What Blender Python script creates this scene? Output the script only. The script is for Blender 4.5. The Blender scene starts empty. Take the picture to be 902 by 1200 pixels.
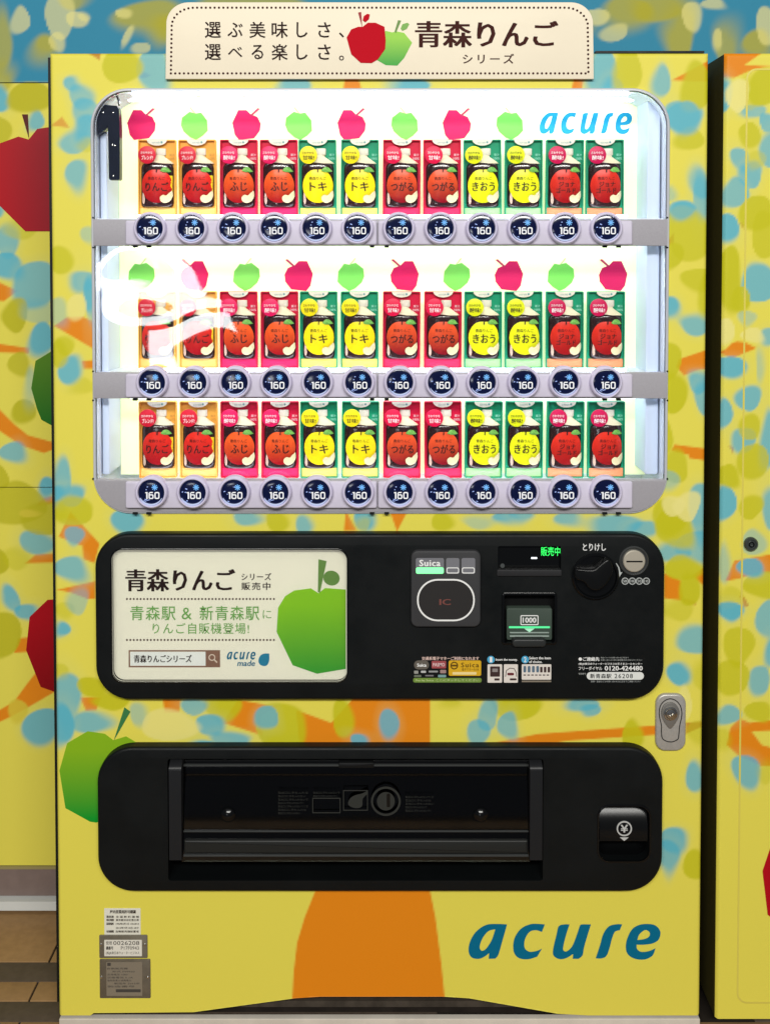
import bpy, bmesh, math, random
import numpy as np
from mathutils import Vector, geometry
random.seed(7); np.random.seed(7)
S = bpy.context.scene
COL = S.collection

# ------------------------------------------------------------------ camera
FPX, D, HC, TH = 1200.0, 1.90, 1.452, math.radians(1.7)
CX, PXC, PYC = 0.012, 451.0, 345.0          # principal point in photograph pixels (902 x 1200)
cam_d = bpy.data.cameras.new('camera'); cam = bpy.data.objects.new('camera', cam_d); COL.objects.link(cam)
cam.location = (CX, -D, HC); cam.rotation_euler = (math.pi/2 - TH, 0, 0)
cam_d.sensor_fit = 'VERTICAL'; cam_d.sensor_height = 24; cam_d.sensor_width = 24
cam_d.lens = FPX/1200*24; cam_d.shift_y = (PYC-600)/1200; cam_d.shift_x = 0
cam_d.clip_start = 0.05; cam_d.clip_end = 100
S.camera = cam

# ------------------------------------------------------------------ world and lamps (a station hall: ceiling tubes, a daylit entrance far behind the camera)
W = bpy.data.worlds.new('World'); S.world = W; W.use_nodes = True
W.node_tree.nodes['Background'].inputs[0].default_value = (0.80, 0.86, 1.0, 1)
W.node_tree.nodes['Background'].inputs[1].default_value = 0.10
def area(name, loc, target, sx, sy, power, col):
    l = bpy.data.lights.new(name, 'AREA'); l.shape = 'RECTANGLE'; l.size = sx; l.size_y = sy
    l.energy = power; l.color = col
    o = bpy.data.objects.new(name, l); COL.objects.link(o); o.location = loc
    o.rotation_euler = (Vector(target)-Vector(loc)).to_track_quat('-Z', 'Y').to_euler()
    return o
for x in (-1.5, 0.0, 1.5):
    area('ceiling_lamp', (x, -4.8, 3.6), (x*0.6, 0.0, 0.8), 1.5, 0.6, 104, (1.0, 0.985, 0.93))
area('entrance_light', (-2.5, -9.0, 1.22), (-0.4, 0, 1.3), 1.6, 0.19, 12, (0.95, 0.98, 1.0))
area('entrance_light', (-2.1, -9.0, 0.80), (-0.4, 0, 1.3), 1.1, 0.38, 17, (0.95, 0.98, 1.0))
VS = S.view_settings
VS.view_transform = 'Standard'; VS.look = 'None'; VS.gamma = 1; VS.exposure = 0; VS.use_curve_mapping = False
S.cycles.use_denoising = True; S.cycles.use_adaptive_sampling = True; S.cycles.adaptive_threshold = 0.02
S.cycles.max_bounces = 8; S.cycles.transparent_max_bounces = 12

# ------------------------------------------------------------------ photograph pixels -> points of the place
def P(px, py, y=0.0):
    a = (px-PXC)/FPX; b = -(py-PYC)/FPX
    dx, dy, dz = a, math.cos(TH)+b*math.sin(TH), -math.sin(TH)+b*math.cos(TH)
    t = (y+D)/dy
    return CX+dx*t, HC+dz*t
def PX(x, y, z):
    dx, dy, dz = x-CX, y+D, z-HC
    fw = dy*math.cos(TH)-dz*math.sin(TH); up = dy*math.sin(TH)+dz*math.cos(TH)
    return PXC+FPX*dx/fw, PYC-FPX*up/fw
def floor_y(py):
    b = -(py-PYC)/FPX
    return -D - HC/(-math.sin(TH)+b*math.cos(TH))*(math.cos(TH)+b*math.sin(TH))
def RX(x0, y0, x1, y1, y=0.0):                      # rectangle of the photograph -> X0, X1, Z0, Z1 on plane y
    xm, ym = (x0+x1)/2, (y0+y1)/2
    return P(x0, ym, y)[0], P(x1, ym, y)[0], P(xm, y1, y)[1], P(xm, y0, y)[1]
def K(y=0.0): return (D+y)/FPX                      # metres for one pixel on plane y

def lin(c):
    return tuple(((v/255)/12.92 if v/255 <= 0.04045 else ((v/255+0.055)/1.055)**2.4) for v in c)

# ------------------------------------------------------------------ materials
MATS = {}
def mat(name, rgb, rough=0.5, metal=0.0, emit=None, estr=0.0, spec=0.22, coat=0.0, var=0.0, vscale=40, bump=0.0, bscale=300, rgb2=None):
    if name in MATS: return MATS[name]
    m = bpy.data.materials.new(name); m.use_nodes = True; n = m.node_tree; b = n.nodes['Principled BSDF']
    c = (*lin(rgb), 1)
    b.inputs['Base Color'].default_value = c; b.inputs['Roughness'].default_value = rough
    b.inputs['Metallic'].default_value = metal; b.inputs['Specular IOR Level'].default_value = spec
    b.inputs['Coat Weight'].default_value = coat; b.inputs['Coat Roughness'].default_value = 0.08
    if emit: b.inputs['Emission Color'].default_value = (*lin(emit), 1); b.inputs['Emission Strength'].default_value = estr
    if var or rgb2 or bump:
        tc = n.nodes.new('ShaderNodeTexCoord')
    if var or rgb2:
        nz = n.nodes.new('ShaderNodeTexNoise'); nz.inputs['Scale'].default_value = vscale; nz.inputs['Detail'].default_value = 4
        n.links.new(tc.outputs['Object'], nz.inputs['Vector'])
        r = n.nodes.new('ShaderNodeValToRGB'); n.links.new(nz.outputs['Fac'], r.inputs['Fac'])
        r.color_ramp.elements[0].position = 0.35; r.color_ramp.elements[1].position = 0.65
        if rgb2: c0, c1 = c, (*lin(rgb2), 1)
        else: c0, c1 = tuple(v*(1-var) for v in c[:3])+(1,), tuple(min(1, v*(1+var)) for v in c[:3])+(1,)
        r.color_ramp.elements[0].color = c0; r.color_ramp.elements[1].color = c1
        n.links.new(r.outputs['Color'], b.inputs['Base Color'])
    if bump:
        nb = n.nodes.new('ShaderNodeTexNoise'); nb.inputs['Scale'].default_value = bscale
        n.links.new(tc.outputs['Object'], nb.inputs['Vector'])
        bp = n.nodes.new('ShaderNodeBump'); bp.inputs['Strength'].default_value = bump; bp.inputs['Distance'].default_value = 0.001
        n.links.new(nb.outputs['Fac'], bp.inputs['Height']); n.links.new(bp.outputs['Normal'], b.inputs['Normal'])
    if emit and name != 'led_tube': m.cycles.emission_sampling = 'NONE'
    MATS[name] = m; return m
def glass(name, tint=(1, 1, 1), rough=0.0, wav=0.0, wscale=6, ior=1.45):
    m = bpy.data.materials.new(name); m.use_nodes = True; n = m.node_tree
    n.nodes.remove(n.nodes['Principled BSDF']); out = n.nodes['Material Output']
    tr = n.nodes.new('ShaderNodeBsdfTransparent'); tr.inputs[0].default_value = (*tint, 1)
    gl = n.nodes.new('ShaderNodeBsdfGlossy'); gl.inputs['Roughness'].default_value = rough; gl.inputs['Color'].default_value = (1, 1, 1, 1)
    fr = n.nodes.new('ShaderNodeFresnel'); fr.inputs['IOR'].default_value = ior
    mx = n.nodes.new('ShaderNodeMixShader')
    n.links.new(fr.outputs[0], mx.inputs[0]); n.links.new(tr.outputs[0], mx.inputs[1]); n.links.new(gl.outputs[0], mx.inputs[2])
    n.links.new(mx.outputs[0], out.inputs['Surface'])
    if wav:
        tc = n.nodes.new('ShaderNodeTexCoord'); nz = n.nodes.new('ShaderNodeTexNoise'); nz.inputs['Scale'].default_value = wscale; nz.inputs['Detail'].default_value = 1
        bp = n.nodes.new('ShaderNodeBump'); bp.inputs['Strength'].default_value = 1; bp.inputs['Distance'].default_value = wav
        n.links.new(tc.outputs['Object'], nz.inputs['Vector']); n.links.new(nz.outputs['Fac'], bp.inputs['Height'])
        n.links.new(bp.outputs['Normal'], gl.inputs['Normal'])
    MATS[name] = m; return m
def print_mat(name, rough=0.42, bump=0.06):
    m = bpy.data.materials.new(name); m.use_nodes = True; n = m.node_tree; b = n.nodes['Principled BSDF']
    at = n.nodes.new('ShaderNodeAttribute'); at.attribute_name = 'print'
    tc = n.nodes.new('ShaderNodeTexCoord'); nz = n.nodes.new('ShaderNodeTexNoise'); nz.inputs['Scale'].default_value = 1300; nz.inputs['Detail'].default_value = 3
    n2 = n.nodes.new('ShaderNodeTexNoise'); n2.inputs['Scale'].default_value = 5
    n.links.new(tc.outputs['Object'], nz.inputs['Vector']); n.links.new(tc.outputs['Object'], n2.inputs['Vector'])
    mr = n.nodes.new('ShaderNodeMapRange'); mr.inputs[1].default_value = 0.3; mr.inputs[2].default_value = 0.7; mr.inputs[3].default_value = 0.90; mr.inputs[4].default_value = 1.08
    n.links.new(nz.outputs['Fac'], mr.inputs[0])
    mx = n.nodes.new('ShaderNodeMix'); mx.data_type = 'RGBA'; mx.blend_type = 'MULTIPLY'; mx.inputs[0].default_value = 1
    n.links.new(at.outputs['Color'], mx.inputs[6]); n.links.new(mr.outputs[0], mx.inputs[7]); n.links.new(mx.outputs[2], b.inputs['Base Color'])
    b.inputs['Roughness'].default_value = rough; b.inputs['Specular IOR Level'].default_value = 0.2
    bp = n.nodes.new('ShaderNodeBump'); bp.inputs['Strength'].default_value = bump; bp.inputs['Distance'].default_value = 0.004
    n.links.new(n2.outputs['Fac'], bp.inputs['Height']); n.links.new(bp.outputs['Normal'], b.inputs['Normal'])
    MATS[name] = m; return m

def gradmat(name, bottom, top, axis=2, rough=0.45):
    m = bpy.data.materials.new(name); m.use_nodes = True; n = m.node_tree; b = n.nodes['Principled BSDF']
    tc = n.nodes.new('ShaderNodeTexCoord'); sp = n.nodes.new('ShaderNodeSeparateXYZ'); r = n.nodes.new('ShaderNodeValToRGB')
    n.links.new(tc.outputs['Generated'], sp.inputs[0]); n.links.new(sp.outputs[axis], r.inputs[0]); n.links.new(r.outputs[0], b.inputs['Base Color'])
    r.color_ramp.elements[0].color = (*lin(bottom), 1); r.color_ramp.elements[1].color = (*lin(top), 1)
    r.color_ramp.elements[0].position = 0.05; r.color_ramp.elements[1].position = 0.8
    b.inputs['Roughness'].default_value = rough; b.inputs['Specular IOR Level'].default_value = 0.22
    MATS[name] = m; return m
M_PRINT = print_mat('printed_film', 0.5); M_WALLPRINT = print_mat('printed_wall_film', 0.6)
M_BLACK = mat('black_plastic', (13, 16, 17), 0.48, spec=0.2, bump=0.15, bscale=1500)
_n = M_BLACK.node_tree; _t = _n.nodes.new('ShaderNodeTexNoise'); _t.inputs['Scale'].default_value = 9; _t.inputs['Detail'].default_value = 6; _t.inputs['Roughness'].default_value = 0.7
_c = _n.nodes.new('ShaderNodeTexCoord'); _m = _n.nodes.new('ShaderNodeMapRange'); _m.inputs[1].default_value = 0.35; _m.inputs[2].default_value = 0.65; _m.inputs[3].default_value = 0.36; _m.inputs[4].default_value = 0.58
_n.links.new(_c.outputs['Object'], _t.inputs['Vector']); _n.links.new(_t.outputs['Fac'], _m.inputs[0]); _n.links.new(_m.outputs[0], _n.nodes['Principled BSDF'].inputs['Roughness'])
M_BLACKG = mat('black_gloss', (9, 10, 11), 0.16, spec=0.4)
M_DARK = mat('dark_cavity', (7, 7, 8), 0.7, spec=0.15)
M_DKGREY = mat('dark_grey_plastic', (58, 58, 60), 0.5, bump=0.1, bscale=1200)
M_GREY = mat('bar_grey', (203, 197, 214), 0.42, var=0.03, vscale=30)
M_GREYM = mat('bar_end_grey', (164, 161, 167), 0.5, var=0.10, vscale=900)
M_RING = mat('button_ring', (210, 203, 228), 0.35)
M_TRIM = mat('white_trim', (188, 190, 196), 0.3, spec=0.5)
M_LINER = mat('cavity_liner', (226, 232, 246), 0.5)
M_WHITE = mat('white_print', (238, 238, 236), 0.5)
M_CREAM = mat('sign_cream', (238, 226, 202), 0.5, var=0.015, vscale=8)
M_BROWN = mat('brown_ink', (60, 22, 16), 0.6, spec=0.1)
M_DKINK = mat('dark_ink', (40, 20, 16), 0.6, spec=0.1)
M_RED = mat('apple_red', (188, 8, 30), 0.7, spec=0.1)
M_WRED = gradmat('apple_wall_red', (186, 6, 20), (140, 4, 26), 0)
M_GREEN = gradmat('apple_green', (10, 146, 40), (132, 176, 26))
M_WGREEN = gradmat('apple_wall_green', (30, 104, 22), (78, 124, 22))
M_STEMG = mat('stem_green', (104, 140, 70), 0.5)
M_TEAL = mat('teal_ink', (4, 104, 138), 0.5, spec=0.12)
M_CYAN = mat('cyan_ink', (20, 160, 208), 0.4)
M_STEEL = mat('satin_steel', (178, 174, 168), 0.38, metal=0.35, var=0.05, vscale=200)
M_CHROME = mat('bright_steel', (214, 212, 206), 0.2, metal=1.0)
M_PLATE = mat('aged_plate', (132, 126, 112), 0.45, metal=0.5, var=0.08, vscale=60)
M_HOUSE = mat('housing_dark', (22, 24, 20), 0.5)

# ------------------------------------------------------------------ mesh builder
def wloc(o):
    v = Vector((0, 0, 0))
    while o: v += o.location; o = o.parent
    return v
def link(name, me, parent=None, loc=None):
    o = bpy.data.objects.new(name, me); COL.objects.link(o)
    if parent: o.parent = parent
    if loc: o.location = loc
    return o
def tag(o, label=None, cat=None, group=None, kind=None):
    if label: o['label'] = label
    if cat: o['category'] = cat
    if group: o['group'] = group
    if kind: o['kind'] = kind
    return o
def empty(name, loc):
    o = bpy.data.objects.new(name, None); COL.objects.link(o); o.location = loc; o.empty_display_size = 0.05; return o
def rr(x0, x1, z0, z1, r, n=7):
    r = min(r, (x1-x0)/2-1e-6, (z1-z0)/2-1e-6); pts = []
    for cx, cz, a0 in ((x1-r, z1-r, 0), (x0+r, z1-r, 90), (x0+r, z0+r, 180), (x1-r, z0+r, 270)):
        for k in range(n+1):
            a = math.radians(a0+90*k/n); pts.append((cx+r*math.cos(a), cz+r*math.sin(a)))
    return pts                                               # counter-clockwise
def circ(cx, cz, r, n=24, rz=None):
    return [(cx+r*math.cos(2*math.pi*k/n), cz+(rz or r)*math.sin(2*math.pi*k/n)) for k in range(n)]
def area2(p): return sum(p[i-1][0]*p[i][1]-p[i][0]*p[i-1][1] for i in range(len(p)))
def inset(p, d):
    n = len(p); out = []; s = 1 if area2(p) > 0 else -1
    for i in range(n):
        a, b, c = Vector(p[i-1]), Vector(p[i]), Vector(p[(i+1) % n])
        e1 = (b-a); e2 = (c-b)
        if e1.length < 1e-9: e1 = e2
        if e2.length < 1e-9: e2 = e1
        e1 = e1.normalized(); e2 = e2.normalized()
        n1 = Vector((-e1.y, e1.x)); n2 = Vector((-e2.y, e2.x)); m = n1+n2
        if m.length < 1e-6: m = n1
        m = m.normalized(); k = d/max(0.5, m.dot(n1))
        out.append((b.x+s*m.x*k, b.y+s*m.y*k))
    return out
class MB:
    def __init__(s): s.v = []; s.f = []
    def loop(s, pts, y):
        i = len(s.v); s.v += [(p[0], y, p[1]) for p in pts]; return list(range(i, i+len(pts)))
    def bridge(s, a, b):
        n = len(a)
        for i in range(n): s.f.append((a[i], a[(i+1) % n], b[(i+1) % n], b[i]))
    def cap(s, loop, holes=()):
        if not holes: s.f.append(tuple(loop)); return
        ls = [loop]+list(holes); flat = [k for l in ls for k in l]
        for t in geometry.tessellate_polygon([[Vector((s.v[k][0], s.v[k][2], 0)) for k in l] for l in ls]):
            s.f.append(tuple(flat[k] for k in t))
    def plate(s, pts, yf, yb, r=0.0, steps=3, holes=(), hole_depth=None, back=True):
        if area2(pts) < 0: pts = pts[::-1]
        l0 = s.loop(pts, yb); last = s.loop(pts, yf+r); s.bridge(l0, last)
        if back and not holes: s.cap(l0)
        if r:
            for k in range(1, steps+1):
                a = math.pi/2*k/steps
                nx = s.loop(inset(pts, r*(1-math.cos(a))), yf+r*(1-math.sin(a))); s.bridge(last, nx); last = nx
        hl = []
        for h in holes:
            hf = s.loop(h, yf); hb = s.loop(h, hole_depth if hole_depth is not None else yb); s.bridge(hf, hb); hl.append(hf)
        s.cap(last, hl); return s
    def ring(s, outer, inner, yf, yb, r=0.0):
        if r:
            a0 = s.loop(outer, yf+r); a1 = s.loop(inset(outer, r*0.35), yf+r*0.3); a2 = s.loop(inset(outer, r), yf)
            s.bridge(a0, a1); s.bridge(a1, a2)
        else: a0 = a2 = s.loop(outer, yf)
        b = s.loop(inner, yf); ob = s.loop(outer, yb); ib = s.loop(inner, yb)
        s.bridge(a2, b); s.bridge(ob, a0); s.bridge(b, ib); s.bridge(ib, ob); return s
    def box(s, x0, x1, y0, y1, z0, z1):
        i = len(s.v)
        s.v += [(x, y, z) for z in (z0, z1) for y in (y0, y1) for x in (x0, x1)]
        s.f += [tuple(i+k for k in q) for q in ((0, 1, 5, 4), (2, 6, 7, 3), (0, 4, 6, 2), (1, 3, 7, 5), (4, 5, 7, 6), (0, 2, 3, 1))]; return s
    def lathe(s, cx, cz, prof, n=28, sx=1.0, sz=1.0):               # profile (radius, y) about an axis along y
        last = None
        for r, y in prof:
            if r < 1e-7:
                s.v.append((cx, y, cz)); cur = [len(s.v)-1]
            else: cur = s.loop(circ(cx, cz, r*sx, n, r*sz), y)
            if last:
                if len(cur) == 1: s.f += [(last[i], last[(i+1) % n], cur[0]) for i in range(n)]
                elif len(last) == 1: s.f += [(cur[i], cur[(i+1) % n], last[0]) for i in range(n)]
                else: s.bridge(last, cur)
            last = cur
        return s
    def stroke(s, pts, w, yf, yb, closed=False):
        n = len(pts); L = []; R_ = []
        for i in range(n):
            a = Vector(pts[i-1] if (i or closed) else pts[0]); c = Vector(pts[(i+1) % n] if (i < n-1 or closed) else pts[-1])
            t = (c-a).normalized(); nn = Vector((-t.y, t.x)); b = Vector(pts[i]); ww = w[i] if isinstance(w, (list, tuple)) else w
            L.append(tuple(b+nn*ww/2)); R_.append(tuple(b-nn*ww/2))
        lf, rf, lb, rb = s.loop(L, yf), s.loop(R_, yf), s.loop(L, yb), s.loop(R_, yb)
        for i in range(n if closed else n-1):
            j = (i+1) % n
            s.f += [(lf[i], rf[i], rf[j], lf[j]), (lf[i], lf[j], lb[j], lb[i]), (rf[i], rb[i], rb[j], rf[j])]
        return s
    def mesh(s, name, m, smooth=True):
        me = bpy.data.meshes.new(name); me.from_pydata(s.v, [], s.f); me.materials.append(m)
        bm = bmesh.new(); bm.from_mesh(me); bmesh.ops.recalc_face_normals(bm, faces=bm.faces); bm.to_mesh(me); bm.free()
        if smooth:
            me.polygons.foreach_set('use_smooth', [True]*len(me.polygons)); me.set_sharp_from_angle(angle=math.radians(35))
        return me
    def build(s, name, m, parent=None, smooth=True, label=None):
        if parent:
            o = wloc(parent); s.v = [(a-o.x, b-o.y, c-o.z) for a, b, c in s.v]
        ob = link(name, s.mesh(name, m, smooth), parent)
        if label: ob['label'] = label
        return ob

# ---- lettering: glyph outlines turned into thin meshes
GL = {}
def glyph(body, bold, shear, spacing):
    k = (body, bold, shear, spacing)
    if k not in GL:
        c = bpy.data.curves.new('t', 'FONT'); c.body = body; c.offset = bold; c.resolution_u = 2; c.shear = shear; c.space_character = spacing
        o = bpy.data.objects.new('t', c); m = bpy.data.meshes.new_from_object(o)
        v = [tuple(x.co[:2]) for x in m.vertices]; f = [tuple(p.vertices) for p in m.polygons]
        xs = [a for a, b in v]; ys = [b for a, b in v]; x0, x1, y0, y1 = min(xs), max(xs), min(ys), max(ys)
        GL[k] = ([((a-x0)/(x1-x0), (b-y0)/(y1-y0)) for a, b in v], f)
        bpy.data.objects.remove(o); bpy.data.curves.remove(c); bpy.data.meshes.remove(m)
    return GL[k]
def text_mb(mb, body, x0, x1, z0, z1, y, bold=0.0, shear=0.0, spacing=1.0, yfun=None):
    v, f = glyph(body, min(bold, 0.006), shear, spacing); e = max(0.0, bold-0.006)*(z1-z0)   # heavier strokes: glyph laid thrice
    for n, d in enumerate((-e, 0.0, e) if e else (0.0,)):
        i = len(mb.v)
        for a, b in v:
            x, z = x0+e+a*(x1-x0-2*e)+d, z0+b*(z1-z0); mb.v.append((x, (yfun(x, z) if yfun else y)-n*0.00008, z))
        mb.f += [tuple(i+k for k in q) for q in f]
    return mb
def text(body, rect, y, m, parent, name='lettering', bold=0.0, shear=0.0, spacing=1.0):   # rect in photograph pixels
    x0, x1, z0, z1 = RX(*rect, y)
    return text_mb(MB(), body, x0, x1, z0, z1, y, bold, shear, spacing).build(name, m, parent, smooth=False)
def px_poly(pts, y): return [P(a, b, y) for a, b in pts]
def catmull(pts, sub=4):
    n = len(pts); out = []
    for i in range(n):
        p1, p2 = pts[i], pts[(i+1) % n]; p0, p3 = pts[i-1], pts[(i+2) % n]
        if len(p1) > 2: p0 = p1
        if len(p2) > 2: p3 = p2
        for k in range(sub):
            t = k/sub
            out.append(tuple(0.5*((2*p1[j])+(-p0[j]+p2[j])*t+(2*p0[j]-5*p1[j]+4*p2[j]-p3[j])*t*t+(-p0[j]+3*p1[j]-3*p2[j]+p3[j])*t**3) for j in (0, 1)))
    return out
C = 1
LOGO = [  # five letters of the wordmark, on a 820 x 150 field
 ([(200,52,C),(160,50),(110,54),(65,85),(40,130),(36,168),(50,192),(80,197),(105,187),(124,172,C),(122,197,C),(150,196,C),(163,180),(178,130)],
  [(150,72,C),(120,80),(95,110),(83,145),(90,163),(107,158),(125,135),(138,110)]),
 ([(362,52,C),(340,50),(300,51),(258,72),(231,115),(229,165),(250,193),(290,199),(330,188,C),(350,155,C),(325,165),(295,167),(276,150),(277,115),(297,83),(325,76),(350,83,C)], None),
 ([(422,60),(445,52),(468,52,C),(455,92),(444,135),(442,160),(457,166),(480,145),(497,105),(512,60,C),(520,52),(560,52,C),(545,100),(531,150),(525,182),(508,197,C),(483,197,C),(485,176,C),(455,194),(425,198),(400,182),(400,150),(413,95)], None),
 ([(582,195,C),(600,140),(614,92),(638,60),(672,51),(694,52,C),(684,76,C),(664,82),(652,108),(641,150),(628,184),(608,195)], None),
 ([(795,50),(835,55),(858,80),(853,113),(828,131),(790,137),(757,137,C),(759,155),(777,168),(810,165),(838,153,C),(825,184),(790,200),(745,195),(715,170),(713,125),(733,78),(760,57)],
  [(793,75),(813,85),(810,104),(790,114),(760,118,C),(768,94)])]
def logo(rect, y, m, parent, name, thick=0.0006):
    X0, X1, Z0, Z1 = RX(*rect, y); mb = MB()
    f = lambda p: (X0+(p[0]-36)/(858-36)*(X1-X0), Z1-(p[1]-50)/150*(Z1-Z0))
    for out, hole in LOGO:
        o = [f(p) for p in catmull(out)]
        mb.plate(o, y, y+thick, holes=[[f(p) for p in catmull(hole)]] if hole else (), back=False)
    return mb.build(name, m, parent, smooth=False)
def print_poly(pts, y, m, parent, name, th=0.0005):
    return MB().plate(px_poly(pts, y), y, y+th).build(name, m, parent, smooth=False)

# ------------------------------------------------------------------ printed foliage pattern
Y_ = (226, 214, 84); B_ = (88, 176, 194); L_ = (194, 190, 22); O_ = (226, 134, 20); PY = (232, 222, 136); DB = (48, 134, 164)
N_ = (196, 140, 50)
def paint(px, py, base, items):
    px = px.astype(np.float64); py = py.astype(np.float64)
    wob = 1.2*np.sin(px*0.10+1.3*np.sin(py*0.07))+1.2*np.sin(py*0.11+1.1*np.sin(px*0.08))
    c = np.empty((px.size, 3)); c[:] = lin(base)
    for it in items:
        if it[0] == 'p':                                     # crisp polygon
            _, col, pts = it; ins = np.zeros(px.size, bool); dmin = np.full(px.size, 1e9); n = len(pts)
            for i in range(n):
                (x0, y0), (x1, y1) = pts[i-1], pts[i]
                cond = ((y0 > py) != (y1 > py)); xi = x0+(py-y0)*(x1-x0)/((y1-y0) if y1 != y0 else 1e-9)
                ins ^= cond & (px < xi)
                t = np.clip(((px-x0)*(x1-x0)+(py-y0)*(y1-y0))/max(1e-9, (x1-x0)**2+(y1-y0)**2), 0, 1)
                dmin = np.minimum(dmin, np.hypot(px-x0-t*(x1-x0), py-y0-t*(y1-y0)))
            a = np.clip(0.5+np.where(ins, dmin, -dmin)/1.6, 0, 1)
        else:
            col, x, y, rx, ry, rot, soft, op = it
            ca, sa = math.cos(math.radians(rot)), math.sin(math.radians(rot))
            u = ((px-x)*ca+(py-y)*sa)/rx; v = (-(px-x)*sa+(py-y)*ca)/ry
            h = (x*12.9898+y*78.233) % 6.2832; e = 2.05+0.28*math.sin(h*3.1)            # every leaf has its own outline
            u = u*(1+0.22*math.sin(h*5.3)*v); v = v*(1+0.16*math.cos(h*4.1)*u); an = np.arctan2(v, u)
            d = (1.06-(np.abs(u)**e+np.abs(v)**e)**(1/e)+0.06*np.sin(2*an+h)+0.05*np.sin(3*an-2*h))*min(rx, ry)+wob*0.5
            sf = soft*(0.34+1.2*(0.5+0.5*np.cos(an-h))**1.5)
            a = np.clip(0.5+d/(2*sf), 0, 1); a = a*a*(3-2*a)*op*(0.92+0.08*math.sin(h*7))
            if col == B_ and op > 0.8:                                                    # pale bleed of the ink round it
                w = np.clip(0.5+(d+1.0)/18, 0, 1)*0.32; c += (np.array(lin((196, 206, 140)))-c)*(w*(1-a))[:, None]
        c += (np.array(lin(col))-c)*a[:, None]
    return c
def bl(s, col, soft=3.2, op=0.95):                           # "x y rx ry [rot]; ..." -> blobs
    out = []
    for q in s.split(';'):
        v = [float(k) for k in q.split()]
        if len(v) < 5: v.append(0.0)
        out.append((col, *v, soft, op))
    return out
def pg(s, col=O_): return [('p', col, [tuple(float(k) for k in q.split(',')) for q in t.split()]) for t in s.split(';')]

MACHINE_ART = (
 pg('100,60 119,60 117,70.5;163,90 168,84 177,88 170,92', N_) + pg('60,147 73,137 82,150', (214, 160, 60))
 + pg('786,94 802,86 824,74 832,70 832,96;64,382 78,372 97,371 110,377 110,409;96,423 110,422 110,432 98,432;83,600 117,637 111,660 98,655 97,640 69,629;'
      '68,691 112,681 112,702 103,702 85,695;94,817 119,817 113,832 101,833;191,819 212,819 210,835 193,834;279,820 325,828 305,840 308,862 261,847;'
      '347,832 388,847 417,815 504,815 504,880 352,880;571,872 630,860 770,850 770,861 666,868 621,875;795,421 830,409 830,432 816,434 801,440 792,430;'
      '786,528 790,521 829,526 829,540 807,537 806,533;778,672 797,680 800,704 778,701;810,675 829,661 829,690;457,600 477,600 465,623;405,598 418,622 403,622;'
      '404,92 420,92 424,106 402,106;672,92 684,92 681,106 669,106')
 + pg('797,700 814,705 815,709 800,706;803,847 826,845 826,850 803,860;782,281 789,273 789,287 783,288', N_)
 + pg('371,1040 357,1075 348,1105 344,1140 342,1180 522,1180 517,1130 510,1075 503,1040')
 + bl('84 98 10 8 30;97 114 13 15 -20;101 134 13 20;88 166 19 12 -25;101 152 12 18;90 204 12 17 15;97 330 14 12;106 350 6 26;82 433 14 16 30;'
      '73 560 11 21;82 581 17 11;67 582 8 12;84 666 18 14;74 737 9 8;80 822 14 36;108 846 24 12;74 850 12 22;180 82 17 28;705 82 17 26;775 96 11 18;'
      '345 100 18 10;480 100 22 9;718 100 12 10;801 138 19 21;818 214 11 17 -20;822 234 10 26;800 247 14 12;783 360 13 12;815 381 20 11;818 447 12 12;'
      '825 466 11 18;825 600 18 34;815 641 22 18;788 646 20 12;813 749 20 15;796 790 12 14 -30;814 909 11 17;790 986 14 15;784 1005 12 20;'
      '150 612 18 15;292 608 17 8;357 616 10 11;428 610 12 13;590 606 13 7;613 605 12 7;665 608 15 8;720 616 30 12;752 620 16 10', B_, 4.0, 0.95)
 + bl('143 76 23 20;735 82 16 28;815 101 17 28;73 306 13 15;70 415 9 16;76 405 10 10;88 598 22 15;325 612 13 11;518 612 13 10;808 276 25 30;788 300 11 15;820 328 21 14;'
      '827 345 9 26;782 425 14 22;790 460 15 22;778 510 9 20;792 546 14 18;110 806 16 11;130 822 22 9;262 828 20 18;330 853 28 27;403 842 12 20;605 829 28 14;741 860 12 17;'
      '815 1013 16 16;785 606 19 22;790 616 20 25;808 162 17 13;800 665 22 14;808 690 12 18', L_, 2.6, 0.9)
 + bl('102 170 9 8;66 600 12 12;98 452 13 9;77 716 10 10;70 786 10 9;425 614 10 8;528 824 10 5;795 716 18 12;820 790 10 15;818 858 12 14', L_, 4, 0.55)
 + bl('104 275 9 10;66 365 12 16;91 706 12 14;163 838 10 14;783 562 12 12;560 612 18 8;786 226 6 8', B_, 4, 0.5)
 + bl('800 138 19 19;799 247 13 11', B_, 2.6, 0.8)
 + bl('88 628 10 11;227 828 15 10;246 850 16 12;270 868 22 9;240 874 15 6;311 841 13 13;422 868 9 7;456 848 11 17;572 836 11 17 12;560 859 12 17;595 849 11 15 ;680 826 18 7;692 833 10 6', B_, 2.4, 0.9)
 + bl('90 362 10 15;200 850 34 17;804 595 15 16;790 593 13 10;800 826 10 20', PY, 1.8, 0.8))
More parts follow.
